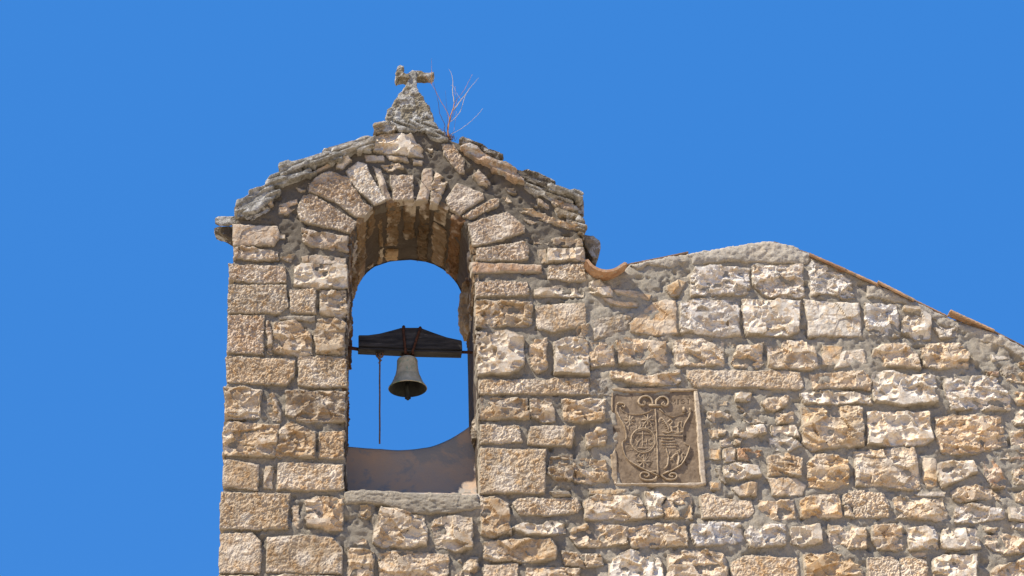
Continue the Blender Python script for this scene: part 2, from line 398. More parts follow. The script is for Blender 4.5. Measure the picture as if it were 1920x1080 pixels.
sheet('mortar', gable_poly, h_mortar(-.007), M['mortar'], gable, step=.0085, skirt=.10, holes=[open_poly], jag=.008, smooth=True)
# church wall outline
wt = [(1093, 446+30), (1100, 505), (1135, 522), (1170, 503), (1180, 494), (1210, 490), (1285, 475), (1340, 466), (1390, 457), (1440, 452), (1470, 456), (1518, 474), (1560, 492), (1600, 510),
      (1640, 530), (1700, 557), (1780, 594), (1860, 620), (1925, 650), (1990, 684), (2060, 720)]
wt_w = [Pz(*p) for p in wt]
wall_poly = [Pz(1116, 1085)] + [Pz(*p) for p in ((1110, 930), (1105, 830), (1099, 720), (1094, 640), (1090, 560))] + wt_w + [(wt_w[-1][0], zb), (gr[-1][0]+.02, zb)]
plaque_hole = [Pz(*p) for p in ((1158, 743), (1300, 741), (1312, 903), (1164, 905))]
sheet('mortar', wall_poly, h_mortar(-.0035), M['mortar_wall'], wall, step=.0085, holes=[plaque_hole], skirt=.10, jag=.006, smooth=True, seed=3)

# rough flanks, tops and backs behind the faces
def strip_map(line, sign=1.0):
    """surface along a polyline (x,z) running back in y; h lifts it along the left normal of the line"""
    L = np.array(line); seg = np.linalg.norm(np.diff(L, axis=0), axis=1); cum = np.concatenate([[0], np.cumsum(seg)])
    tan = np.diff(L, axis=0)/seg[:, None]; vt = np.vstack([tan[:1], (tan[:-1]+tan[1:]), tan[-1:]]); vt /= np.linalg.norm(vt, axis=1)[:, None]
    def f(a, b, h):
        a = np.clip(a, 0, cum[-1]); x = np.interp(a, cum, L[:, 0]); z = np.interp(a, cum, L[:, 1])
        tx = np.interp(a, cum, vt[:, 0]); tz = np.interp(a, cum, vt[:, 1]); n = np.hypot(tx, tz); tx, tz = tx/n, tz/n
        return np.stack([x-tz*h*sign, b, z+tx*h*sign], 1)
    f.length = cum[-1]; f.cum = cum; return f
def flank(name, line, y0, y1, mat, parent, sign=1, step=.02, amp=.012, lev=0.0):
    mp = strip_map(line, sign)
    def hf(a, b, d, seed): return lev + amp*fbm(a, b, a*0, 14, 4, 31, .6)
    return sheet(name, [(0, y0), (mp.length, y0), (mp.length, y1), (0, y1)], hf, mat, parent, mapper=mp, step=step, skirt=.02, jag=0, smooth=True)
flank('flank', [(gl[0][0]+.02, zb)]+[(x+.012, z) for x, z in gl], .02, TH, M['mortar'], gable)
flank('top_bedding', [(x, z-.012) for x, z in gt], .02, TH, M['mortar'], gable)
flank('top_bedding', [(x, z-.012) for x, z in wt_w[3:]], .02, .6, M['mortar_pale'], wall)
# lower shafts below the picture and the backs
def box_bm(bm, x0, x1, y0, y1, z0, z1):
    v = [bm.verts.new(p) for p in ((x0,y0,z0),(x1,y0,z0),(x1,y1,z0),(x0,y1,z0),(x0,y0,z1),(x1,y0,z1),(x1,y1,z1),(x0,y1,z1))]
    for f in ((0,3,2,1),(4,5,6,7),(0,1,5,4),(1,2,6,5),(2,3,7,6),(3,0,4,7)): bm.faces.new([v[i] for i in f])
bm = bmesh.new(); box_bm(bm, gl[0][0]+.0, gr[-1][0]+.02, .02, TH, GZ-.05, zb); bm_obj('foot_masonry', bm, M['mortar'], gable)
bm = bmesh.new(); box_bm(bm, gr[-1][0]+.022, wt_w[-1][0], .02, .6, GZ-.05, zb); bm_obj('foot_masonry', bm, M['mortar'], wall)
def back(name, poly, y, mat, parent, hole=None):
    sheet(name, poly, lambda a, b, d, s: 0*a, mat, parent, mapper=lambda a, b, h: np.stack([a, y+0*a, b], 1), step=.05, skirt=0, jag=0, holes=[hole] if hole else ())
back('back_face', gable_poly, TH, M['mortar'], gable, open_poly)
back('back_face', wall_poly, .6, M['mortar'], wall)

# ------------------------------------------------------------ the stones, traced on the wall face in tiles of the photograph
T = {'A': (400, 420, 1080/280), 'B': (400, 680, 1080/280), 'C': (400, 880, 5.4), 'D': (640, 880, 5.4), 'E': (870, 400, 1080/280), 'H': (870, 660, 1080/280),
     'I': (870, 880, 5.4), 'J': (1130, 880, 5.4), 'K': (1360, 880, 5.4), 'L': (1600, 880, 5.4), 'M': (1620, 680, 1080/260), 'N': (1360, 680, 1080/260),
     'P': (1120, 660, 1080/280), 'G': (1080, 420, 1080/280), 'Q': (1360, 440, 1080/280), 'O': (1600, 500, 1080/280), 'X': (400, 240, 4.8), 'Y': (750, 240, 4.8)}
# tile, style, tint, proud (cm above mortar zero), points
S_G = """
A s p 2.2 140,5 470,18 478,100 440,160 140,160
A r p 2.0 140,178 210,165 470,195 465,262 300,266 140,248
A r p .8 485,240 590,213 562,272
A p p 2.2 112,292 520,308 528,430 300,428 118,402
A c w 2.0 575,308 700,292 965,302 972,462 740,472 580,447
A p n 2.3 112,440 528,445 540,600 480,648 112,645
A p n 2.0 552,480 740,470 746,650 550,642
A r n 1.8 765,478 962,488 962,640 905,690 780,652
A p p 2.4 106,662 366,670 362,950 100,938
A r p 1.2 386,698 422,700 420,940 384,930
A r o 2.2 428,720 600,697 700,780 712,950 560,955 422,918
A r o 1.8 772,690 900,670 958,720 952,948 745,932 722,800
A s m 1.0 470,670 740,668 735,704 480,690
A r p 2.0 630,30 700,62 970,90 970,207 860,187 700,162 640,130
A s p 1.4 640,240 740,224 962,250 962,297 650,282
B p o 2.3 90,-40 595,-20 586,100 530,160 90,148
B p o 2.0 608,-42 800,-47 962,-22 966,176 800,187 618,165
B r o 2.0 84,178 350,205 342,392 230,407 80,405
B r n .8 392,220 450,225 490,340 490,420 430,416 386,350
B r d 2.0 518,205 955,210 960,432 620,432 528,382
B r o 2.2 76,428 484,450 442,682 72,672
B r o 2.0 482,480 560,430 732,490 742,692 442,682
B p o 2.0 768,500 952,500 948,702 758,692
B p o 2.2 70,702 334,740 322,932 68,905
B s n .8 370,740 432,750 422,912 360,907
B p n 2.2 462,724 942,740 942,912 800,928 456,922
C p o 2.2 74,240 772,250 762,602 450,612 66,602
C p n .8 800,360 872,360 872,602 798,602
C r o 2.0 918,330 1050,280 1302,290 1328,500 1312,622 1130,622 938,560
C p n 2.2 62,658 400,650 492,720 472,1056 60,1056
C p o 2.2 538,690 900,668 1200,688 1312,800 1294,1062 536,1044
C r n 2.0 60,1085 460,1085 460,1400 60,1400
C r n 2.0 520,1080 1290,1085 1290,1400 520,1400
D r y .8 180,370 300,362 302,470 250,500 180,470
D r n 2.8 393,400 560,398 832,480 884,650 862,772 700,804 400,788 308,742 328,640
D r n 2.4 950,490 1170,468 1322,488 1340,800 1150,824 960,792 918,600
D r n .6 130,740 262,690 266,746 170,766
D r o 2.0 66,800 342,840 314,1180 66,1180
D r n 2.0 376,850 560,828 1084,860 1084,1180 376,1180
D r n .8 1138,950 1222,930 1230,1180 1150,1180
D r y 1.5 1230,970 1310,898 1392,898 1392,1180 1230,1180
D r o 2.0 1408,288 1560,288 1692,340 1722,640 1530,692 1418,652
E p p 2.2 88,260 430,204 466,250 462,332 330,342 88,342
E s r 2.2 43,358 280,363 562,378 572,432 440,428 58,432
E p p 2.2 82,500 240,484 462,500 472,592 82,607
E r o 2.2 82,634 492,640 492,800 440,827 86,822
E c w 2.4 92,858 280,848 432,900 432,1100 330,1168 98,1168
E r n 1.8 475,920 592,904 608,1130 530,1158 468,1090
E c w 2.4 648,940 760,898 892,928 912,1172 648,1162 655,1020
E r p 1.2 508,174 622,188 602,226 508,212
E r n 1.4 624,190 700,172 852,188 862,226 740,238 650,222
E s n 1.0 538,263 602,258 602,357 543,357
E c w 1.6 608,260 867,253 872,346 608,357
E p n 2.0 608,379 872,369 877,487 750,493 610,482
E c w 1.4 503,560 660,528 872,558 868,608 508,603
E p n 2.2 518,670 872,648 892,790 800,832 640,858 528,842
E r n 1.0 820,802 902,800 902,912 820,900
H p o 2.2 112,203 400,203 902,193 902,312 112,302
H r o 1.8 112,328 462,334 462,482 112,492
H r n 1.8 478,338 642,338 662,502 560,502 468,472
H r o 2.0 688,338 1022,338 1024,502 728,512
H p o 2.0 116,528 392,534 424,652 116,662
H p o 2.0 478,538 802,538 784,682 458,667
H r n 1.4 878,610 960,548 1037,568 1032,672 888,692
H p o 2.5 116,698 594,708 584,1024 116,1024
H r d 1.6 618,758 782,748 782,922 680,948 608,880
H r o 2.2 788,800 860,763 1032,788 1048,932 900,953 798,932
H m m 1.0 912,190 1072,188 1082,312 916,312
I p n 2.0 488,340 550,298 1142,288 1182,380 1152,442 830,468 558,463
I c w 1.6 488,600 600,558 800,558 870,508 1012,558 1033,642 860,683 620,673
I r n .8 428,590 482,588 482,662 424,652
I r o 2.0 198,738 870,698 938,800 932,902 700,944 300,932 196,902
I p n 2.0 198,968 542,958 552,1180 206,1180
I r n 2.0 628,998 860,988 1172,1008 1182,1180 618,1180
I r n 1.6 978,818 1392,868 1402,972 1200,993 1008,962
I r m .8 868,218 1060,223 1082,272 898,272
X p p 2.0 798,618 880,598 1060,698 1292,850 1232,944 1080,904 778,844 752,760
X p p 2.2 918,438 1030,398 1200,442 1282,560 1372,690 1432,722 1352,804 1280,804 1080,664 848,572 858,520
X p w 2.0 1188,398 1300,308 1382,328 1424,440 1562,652 1450,694 1330,594 1218,464
X s p 1.6 1438,343 1500,368 1604,642 1550,652 1500,560
X p p 2.0 1586,428 1804,428 1794,656 1616,658
X c w 2.2 1446,85 1560,60 1780,62 1882,190 1888,262 1600,243 1438,212
X s p 1.2 1358,248 1532,253 1548,303 1368,303
X s n 1.4 1556,248 1752,263 1764,303 1580,288
X s n 1.2 1788,283 1884,298 1874,328 1798,323
X r n 1.2 1516,338 1660,318 1714,350 1570,388
X c w 1.2 1116,290 1200,238 1244,300 1160,374 1108,362
X s p .6 888,402 1060,308 1084,330 900,414
X s p .6 668,392 860,333 882,345 690,408
X r y .5 486,680 532,658 542,700 488,718
X r p .8 598,690 752,638 754,700 670,774 588,773
X r n .6 743,538 832,568 792,584 748,562
X s w .4 600,955 655,958 652,994 605,990
X r g 1.5 198,713 252,713 258,793 198,788
X c w .7 843,500 905,470 900,560 850,578
Y s p 1.8 213,368 292,368 292,460 252,662 148,662 183,540
Y r p 1.8 328,388 432,468 372,600 342,694 278,692 288,540
Y p p 2.0 518,498 620,538 742,588 754,630 600,742 530,788 438,722 418,640
Y p p 1.8 556,800 820,638 894,636 884,692 620,824
Y p p 2.2 613,870 960,757 1062,838 1124,888 1124,942 700,1064 656,1064
Y p p 1.4 378,148 482,158 572,300 578,402 530,413 458,330 388,240
Y r p .4 248,180 303,168 303,252
Y r p 1.0 656,430 710,377 818,500 790,528 718,513
Y r n .5 913,618 962,618 1012,667 960,673
Y r n .9 1068,718 1200,738 1340,798 1624,880 1624,918 1480,894 1290,834 1088,753
Y s n .5 1098,822 1224,853 1180,870
Y r d .6 938,528 1030,538 1052,583 980,573
Y s n .8 958,388 1040,438 1154,498 1154,528 1060,493 978,433
Y r y .4 1178,678 1304,720 1250,724
Y r p 1.0 1368,638 1562,698 1572,762 1480,743 1378,683
Y r p .6 1230,640 1350,690 1340,730 1240,690
"""
S_W = """
E c w 1.2 868,538 1040,538 1082,560 1072,603 1000,603 878,567
G c w 1.0 98,430 170,408 252,470 242,523 190,523 98,470
G s y 1.4 648,450 740,398 793,420 743,512 690,523 653,490
G s o 1.2 268,473 420,478 543,513 533,548 400,533 288,500
G s y 1.2 178,528 250,538 330,558 453,563 443,593 320,593 238,573
G s o 1.8 378,720 540,578 640,548 722,558 733,792 600,808 398,783
G m m 1.4 120,700 200,680 330,650 420,648 372,740 330,800 130,830
G r g 2.0 828,380 870,318 1000,308 1254,318 1262,500 1100,518 828,528
G r g 2.2 753,570 860,543 1172,558 1193,822 970,813 753,783
G r n 2.2 706,850 860,828 1062,848 1073,1033 718,1033 697,920
G r n 2.0 288,860 360,818 440,828 652,858 668,1028 308,1018
G r n 1.8 98,850 272,850 283,1023 103,1033
G r o .8 1096,860 1150,870 1110,950 1098,930
Q r g 2.0 188,228 552,228 573,452 420,473 300,458 198,380
Q r g 2.0 588,230 630,188 902,328 923,462 840,468 740,433 608,443 598,340
Q c w 2.2 118,478 542,478 533,700 450,743 148,728 122,650
Q s w 2.3 562,473 962,498 993,743 598,743
Q r n 2.0 32,930 90,808 272,788 273,940 240,968 58,963
Q r n 2.2 298,778 550,768 643,820 684,960 600,978 308,968
Q s y 1.6 698,798 852,808 823,932 760,953 698,942
Q s w 1.8 838,838 1002,828 1023,932 788,973
O r n 1.8 138,600 180,568 372,558 473,640 473,743 200,723 138,682
O r g 1.8 86,258 310,278 333,512 118,513 66,400
O c w 1.8 358,298 462,298 563,370 554,522 440,533 348,470
O r g 1.4 598,388 742,398 744,502 620,523 578,450
O r n 2.0 478,590 560,548 762,558 833,640 834,733 640,743 508,723
O s w .8 988,638 1090,648 1134,670 1000,683
O r y .8 1188,688 1260,688 1260,723 1200,720
O r r .8 956,748 1052,758 1053,793 980,780
O m m 1.0 1060,740 1120,698 1193,740 1100,800
O r y 1.2 1108,778 1260,768 1260,834 1108,828
P r n 2.0 88,150 170,138 340,178 602,138 603,217 560,243 380,243 98,202
P s y 1.0 798,353 943,353 943,388 808,388
P r n 1.4 798,440 880,428 978,465 932,503 850,523 798,480
P r n 1.2 868,548 933,568 922,613 868,603
P s o .5 808,560 862,558 873,618 818,618
P s y .5 818,698 893,698 893,773 818,773
P s y .6 808,938 893,943 883,998 818,998
P s m .8 848,838 882,838 933,952 900,932
P c w 1.0 905,715 960,698 1003,718 993,793 918,793
P r n .8 885,640 950,620 985,690 905,690
N p n 2.8 -302,60 0,70 330,68 582,78 613,192 540,213 0,193 -240,187 -302,120
N r n 2.2 648,90 760,78 980,58 1092,68 1143,150 1133,222 930,203 678,208
N c w 2.0 578,250 700,228 960,233 1122,258 1153,322 880,333 608,318
N r y 2.4 588,350 1062,348 1083,642 900,663 660,693 598,622
N c w 1.2 78,238 202,248 193,303 78,302
N r n 1.5 268,320 340,278 492,268 483,332 380,378 298,372
N r y .8 88,343 222,348 222,383 130,378
N r n 1.2 143,400 210,388 303,470 210,478 148,457
N r n 1.4 388,388 532,388 533,473 400,478
N c w 1.6 56,570 78,500 300,488 323,552 180,593
N c w 1.2 348,498 540,498 583,583 500,563 358,563
N r g 1.4 338,588 540,588 593,662 460,693 348,673
N r n .8 68,608 122,598 113,643 73,643
N r r 1.4 78,668 292,678 293,743 200,758 88,753
N r o 1.8 318,720 430,698 593,738 593,883 328,883
N c w 1.8 -10,810 80,778 243,818 283,882 100,913 -10,892
N s o 2.2 56,980 200,923 253,938 243,1043 108,1043
N s n 2.2 318,898 542,898 623,958 603,1033 368,1038 348,958
N r y 2.2 618,800 690,728 860,718 953,768 963,962 800,1003 648,962
M c w 2.6 48,100 160,68 300,88 552,108 583,313 440,323 300,353 78,303
M r g 2.2 618,130 820,98 1032,128 1143,270 1143,383 678,363 638,280
M c w 2.2 16,388 502,388 543,602 450,653 250,653 26,643
M r n 2.2 558,430 750,408 1072,428 1103,652 870,703 598,703 568,600
M r n 2.4 -80,690 380,668 402,720 433,993 -70,963
M s y 1.6 458,738 562,758 573,962 490,973 448,900
M c w 2.4 578,790 690,763 852,768 873,862 710,933 598,983 558,880
M r r 1.8 936,770 1010,748 1103,900 1093,978 1000,973 936,870
M c w .9 998,718 1120,698 1153,742 1018,753
M c w 1.2 1148,450 1220,368 1276,400 1276,483 1168,483
M r n 1.6 1128,538 1290,538 1290,703 1178,693 1148,600
M s r .8 1138,738 1290,728 1290,762 1148,758
M r n 1.6 1148,840 1260,798 1290,800 1290,963 1168,943
M r y 1.0 1168,228 1290,218 1290,333 1198,333
I r n 1.8 1078,600 1350,538 1652,598 1643,763 1400,783 1150,783 1058,680
J r n 1.8 -202,310 -80,258 250,268 383,288 443,430 433,513 0,518 -183,503
J s y .9 -152,190 252,208 243,256 -142,250
J c w 2.0 418,240 560,213 643,280 598,350 606,482 448,503 448,400
J r y 2.2 650,290 760,218 872,238 913,330 903,503 628,493 606,380
J p n 2.0 978,270 1080,248 1182,298 1502,328 1543,430 1482,493 998,503
J r n 2.0 253,600 580,538 842,578 857,773 560,783 298,793 262,700
J r g 1.9 898,570 1000,548 1060,528 1392,548 1453,720 1280,773 948,783 898,700
J c w 2.0 56,920 280,818 482,868 603,918 612,1180 66,1180
J r n 2.0 658,870 860,828 1212,838 1263,930 1263,1180 648,1180
K r n 2.0 346,320 702,308 713,503 540,513 346,503
K r g 2.0 206,560 602,568 623,773 248,793 198,680
K p n 1.8 56,940 200,868 722,898 753,1180 56,1180
K r y 2.2 748,320 900,248 1142,248 1183,483 1050,503 766,493
K p n 2.2 1188,260 1300,218 1602,248 1653,330 1653,503 1308,493 1286,380 1188,360
K r n .8 1208,370 1280,388 1303,493 1198,473
K c w 2.0 656,590 960,568 983,743 760,793 656,743
K r n 2.0 1036,570 1240,578 1422,598 1433,803 1098,803 1036,730
K r y 2.0 798,860 1040,838 1302,878 1383,940 1383,1180 798,1180
L r n 2.0 188,570 390,558 503,578 503,823 238,823 188,720
L p n 2.0 132,900 380,868 462,950 458,1180 136,1180
L p n 1.8 470,900 560,878 742,918 753,1180 474,1180
L r n 2.0 398,300 600,278 902,308 963,522 820,523 428,493
L s w 1.0 618,250 740,238 933,218 923,278 638,270
L r g 1.8 1028,370 1200,348 1522,418 1533,493 1300,543 1028,543
L r n 1.8 978,230 1170,158 1372,178 1483,280 1483,328 1300,308 1060,338 998,300
L c w .8 1488,268 1582,258 1562,303
L r n 1.4 1638,270 1770,218 1770,370 1638,343
L c w 1.6 1568,400 1770,378 1770,543 1578,513
L r g 1.2 1568,558 1770,558 1770,623 1598,603
L c w 2.0 538,590 820,578 863,660 863,803 558,823 538,720
L c w 2.0 878,660 920,588 1252,608 1293,803 980,823 868,783
L r n 1.0 1328,578 1472,598 1472,643 1338,633
L r n 1.8 1328,670 1500,648 1770,698 1770,833 1550,873 1378,803 1328,740
L c w 2.2 788,920 900,868 1232,878 1253,1180 798,1180
L r n 1.8 1388,1040 1480,978 1640,948 1770,878 1770,1180 1398,1180
L s o .6 558,846 742,846 742,895 598,888
"""
def add_stones(src, parent):
    for ln in src.strip().splitlines():
        f = ln.split(); x0, y0, k = T[f[0]]; style, tint, proud = f[1], f[2], float(f[3])/100
        pts = [tuple(float(c) for c in p.split(',')) for p in f[4:]]
        px = [(x0+a/k, y0+b/k) for a, b in pts]
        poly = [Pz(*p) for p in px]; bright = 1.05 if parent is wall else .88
        c = TINT[tint]; j = bright*rnd.uniform(.90, 1.08); w = rnd.uniform(-.03, .03)
        lich = {'g': .5, 'm': .3, 'w': .18}.get(tint, .08)*rnd.uniform(.4, 1.1)
        color = (c[0]*j*(1+w), c[1]*j, c[2]*j*(1-w*1.3), 1-lich)
        edge = min(p[0] for p in px) < 440
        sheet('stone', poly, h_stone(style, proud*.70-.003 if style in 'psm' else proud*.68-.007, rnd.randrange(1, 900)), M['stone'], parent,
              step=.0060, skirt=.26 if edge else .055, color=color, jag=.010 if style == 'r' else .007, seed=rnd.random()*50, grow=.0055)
add_stones(S_G, gable); add_stones(S_W, wall)

# ------------------------------------------------------------ inside of the opening: jambs and arch soffit, running back
amap = strip_map(arch, sign=-1)      # h positive towards the opening
cum = amap.cum
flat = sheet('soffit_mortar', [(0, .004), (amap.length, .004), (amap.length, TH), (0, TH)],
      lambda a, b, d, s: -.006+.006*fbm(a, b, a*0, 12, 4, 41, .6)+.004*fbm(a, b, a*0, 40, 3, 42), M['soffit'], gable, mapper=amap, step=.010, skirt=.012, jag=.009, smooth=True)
def arc_of(i): return cum[i]
# courses on the two jambs and voussoirs round the arch, as positions along the opening's outline
cuts = [.02]
while cuts[-1] < amap.length-.15:
    s = cuts[-1]; inarch = cum[5] < s < cum[19]
    cuts.append(s + (rnd.uniform(.045, .135) if inarch else rnd.uniform(.13, .23)))
for s0, s1 in zip(cuts[:-1], cuts[1:]):
    y = .004; inarch = cum[5] < s0 < cum[18]; right = s0 >= cum[17]
    while y < TH-.05:
        w = rnd.uniform(.34, .80) if rnd.random() < .6 else rnd.uniform(.12, .25)
        y1 = min(TH+.005, y+w)
        if TH-y1 < .08: y1 = TH+.005
        g = .010 if not inarch else .003
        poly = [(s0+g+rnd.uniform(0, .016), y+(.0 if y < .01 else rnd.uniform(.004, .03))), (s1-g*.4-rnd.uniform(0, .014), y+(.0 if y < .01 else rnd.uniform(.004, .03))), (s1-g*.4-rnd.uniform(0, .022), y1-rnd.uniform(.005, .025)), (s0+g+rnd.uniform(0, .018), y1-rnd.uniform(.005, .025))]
        t = rnd.choice(['d', 'b', 'y', 'd', 'o'] if inarch else ['d', 'b', 'd', 'm']); c = TINT[t]; j = rnd.uniform(.34, .66)*(1.25 if y > .5 else .85)  # rear stones brighter: light on the back edge put into their colour
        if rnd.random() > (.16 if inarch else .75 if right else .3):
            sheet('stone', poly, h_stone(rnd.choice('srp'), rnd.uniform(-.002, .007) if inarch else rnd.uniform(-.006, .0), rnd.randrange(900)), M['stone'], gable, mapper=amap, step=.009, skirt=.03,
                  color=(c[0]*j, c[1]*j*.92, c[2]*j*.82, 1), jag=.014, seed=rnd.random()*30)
        y = y1
# jutting stone near the back of the right jamb
rock('stone', [(863, 560), (868, 548), (885, 545), (888, 625), (872, 622), (864, 605), (861, 585)], .50, .74, M['stone'], gable, (.33, .25, .16, 1), amp=.012, Yref=.6)

# plastered ledge and its curved back
def ledge():
    nu, nv = 60, 44; V = []; Q = []
    xs = np.linspace(640, 906, nu)
    for j in range(nv):
        t = j/(nv-1)
        for u in xs:
            r = min(max((u-652)/247, 0), 1)
            vtop = 835 + 6*min(r, .4)/.4 - 47*max(0, (r-.42)/.58)**2.3
            zf = Pz(u, 919+4*r, 0)[1]; zt = P(u, vtop, .46)[2]
            s = t*1.25
            if s < .62:   # shallow ledge, rising gently
                y = .0 + .218*(s/.62); z = zf - .006 + .035*(s/.62)**2
                if t == 0: z -= .05
            elif s < 1.0:
                q = (s-.62)/.38; y = .218 + .242*math.sin(q*math.pi/2)**.8; z = zf+.029 + (zt-zf-.029)*(q**1.35)
            else:
                q = (s-1)/.25; y = .46+.27*q; z = zt - .02*q
            x = P(u, 919, 0)[0]
            V.append((x, y, z))
    for j in range(nv-1):
        for i in range(nu-1): Q.append((j*nu+i, j*nu+i+1, (j+1)*nu+i+1, (j+1)*nu+i))
    V = np.array(V); d = .0045*fbm(V[:, 0], V[:, 1], V[:, 2], 11, 4, 77); V[:, 2] += d; V[:, 1] -= d*.5
    link('plaster_ledge', mesh_np('plaster_ledge', V, Q), M['plaster'], gable, smooth=True)
ledge()
sheet('sill', [Pz(*p) for p in ((645, 919), (700, 919), (762, 922), (830, 925), (897, 928), (901, 955), (850, 962), (800, 965), (760, 962), (720, 948), (690, 946), (648, 946))],
      lambda a, b, d, s: .016*(1-np.exp(-d/.007))+.007*fbm(a, b*2.2, a*0, 7, 4, 5, .6)+.007*fbm(a*.7, b*1.8, a*0, 42, 4, 6, .65)+.004*facets(a, b*1.5, 14, 3, 1, .5)-.002, M['mortar_sill'], gable, skirt=.06, jag=.007, smooth=True, step=.005)

# ------------------------------------------------------------ slabs and stones capping the gable
GY, GB, GO = (.25, .238, .208, 1), (.13, .11, .085, 1), (.27, .22, .155, 1)
caps = [
 ([(441, 408), (443, 390), (448, 372), (470, 357), (500, 348), (518, 352), (528, 362), (505, 374), (482, 392), (462, 408)], -.035, .74, GY),
 ([(499, 350), (503, 333), (523, 325), (560, 316), (596, 318), (565, 334), (530, 346)], -.045, .74, GY),
 ([(524, 326), (526, 307), (560, 297), (606, 285), (648, 288), (632, 300), (590, 306), (545, 323)], -.055, .74, GY),
 ([(600, 292), (614, 273), (650, 262), (688, 254), (702, 256), (699, 284), (668, 280), (640, 292)], -.045, .74, (.36, .33, .28, 1)),
 ([(452, 404), (470, 398), (495, 384), (510, 390), (500, 400), (470, 412), (452, 412)], -.02, .3, GB),
 ([(402, 408), (412, 405), (452, 405), (452, 419), (436, 420), (410, 421), (403, 417)], .03, .055, (.17, .155, .13, 1)),
 ([(401, 428), (410, 424), (446, 424), (446, 452), (436, 448), (420, 440), (403, 434)], .07, .17, (.085, .068, .05, 1)),
 ([(701, 248), (702, 233), (724, 229), (742, 232), (744, 243), (722, 247)], -.05, .5, GO),
 ([(724, 236), (740, 227), (780, 229), (814, 231), (820, 240), (806, 249), (775, 244), (742, 245)], -.02, .5, GY),
 ([(790, 243), (815, 240), (834, 252), (840, 260), (820, 261), (800, 252)], -.02, .5, GY),
 ([(858, 264), (870, 257), (895, 265), (915, 276), (935, 290), (926, 297), (890, 277), (866, 271)], -.035, .6, GB),
 ([(905, 277), (920, 275), (940, 283), (941, 295), (932, 298), (915, 290)], -.04, .55, GB),
 ([(865, 274), (880, 270), (920, 288), (958, 311), (986, 333), (984, 342), (955, 327), (910, 306), (868, 283)], -.05, .6, (.43, .31, .21, 1)),
 ([(959, 314), (972, 314), (1010, 327), (1040, 341), (1034, 350), (1000, 338), (972, 327)], -.03, .65, GB),
 ([(1028, 347), (1040, 343), (1066, 352), (1092, 362), (1091, 369), (1060, 363), (1030, 356)], -.06, .40, GY),
 ([(975, 336), (1000, 342), (1040, 362), (1070, 376), (1082, 392), (1060, 390), (1020, 372), (985, 350)], -.012, .4, (.30, .27, .22, 1)),
 ([(1040, 382), (1070, 392), (1090, 410), (1096, 430), (1090, 436), (1076, 420), (1048, 400)], -.015, .5, GO),
 ([(1093, 440), (1112, 441), (1124, 450), (1127, 464), (1123, 474), (1120, 484), (1112, 484), (1104, 472), (1096, 460)], .08, .26, (.25, .20, .14, 1)),
 ([(1040, 358), (1091, 369), (1092, 412), (1084, 404), (1074, 384)], .05, .5, (.15, .11, .07, 1)),
 ([(1083, 405), (1092, 412), (1098, 424), (1096, 436), (1088, 440), (1084, 425)], -.02, .4, GO),
]
for pts, y0, y1, c in caps:
    small = y1 < .30
    rock('cap_slab', pts, y0, y1, M['slab'], gable, c, vox=.0065, amp=.004 if small else .0055, freq=36, layers=0 if small else 62)
rock('cap_slab', [(428, 520), (436, 515), (436, 532), (429, 532)], .05, .2, M['slab'], gable, GO, amp=.005)

# ------------------------------------------------------------ weathered coping and roof tiles of the church wall
PALE = [
 [(1176, 500), (1215, 489), (1262, 480), (1290, 484), (1290, 494), (1262, 504), (1236, 500), (1210, 500), (1190, 505)],
 [(1288, 476), (1340, 466), (1390, 457), (1440, 452), (1472, 457), (1518, 474), (1520, 486), (1508, 497), (1478, 494), (1420, 494), (1380, 490), (1330, 494), (1296, 496)],
 [(1625, 534), (1645, 530), (1700, 557), (1775, 592), (1772, 600), (1748, 600), (1718, 590), (1690, 570), (1650, 560), (1628, 560)],
 [(1745, 590), (1785, 600), (1860, 622), (1925, 652), (1990, 686), (1990, 720), (1925, 682), (1880, 650), (1840, 640), (1800, 620), (1760, 610)],
 [(1512, 480), (1530, 486), (1525, 515), (1515, 520)],
]
for i, pl in enumerate(PALE):
    sheet('coping', [Pz(*p) for p in pl], h_stone('m', .014, 60+i), M['mortar_pale'], wall, skirt=.05, jag=.012, smooth=True, seed=i*3.1)

def barrel(name, a, b, r, th, mat, parent, up=True, roll=0, seg=14, spread=150):
    """half-round tile from a to b (world points), arching up or lying as a channel"""
    a, b = Vector(a), Vector(b); ax = (b-a).normalized(); side = ax.cross(Vector((0, 0, 1))).normalized(); n = side.cross(ax)
    if not up: n = -n
    bm = bmesh.new(); rings = []; K = 10
    for k in range(K+1):
        p = a.lerp(b, k/K); rr = r*(1-.10*k/K); ring = []
        for lay in (rr, rr-th):
            for i in range(seg+1):
                t = math.radians(-spread/2+spread*i/seg)
                w = .0025*math.sin(i*1.7+k*2.3+lay*90)
                ring.append(bm.verts.new(p + side*(lay+w)*math.sin(t) + n*((lay+w)*math.cos(t)-rr*math.cos(math.radians(spread/2)))))
        rings.append(ring)
    m = seg+1
    for k in range(K):
        A, B = rings[k], rings[k+1]
        for i in range(seg):
            bm.faces.new((A[i], A[i+1], B[i+1], B[i])); bm.faces.new((A[m+i], B[m+i], B[m+i+1], A[m+i+1]))
        bm.faces.new((A[0], B[0], B[m], A[m])); bm.faces.new((A[m-1], A[2*m-1], B[2*m-1], B[m-1]))
    for A in (rings[0], rings[-1]):
        for i in range(seg): bm.faces.new((A[i], A[i+1], A[m+i+1], A[m+i]))
    return bm_obj(name, bm, mat, parent, smooth=False)
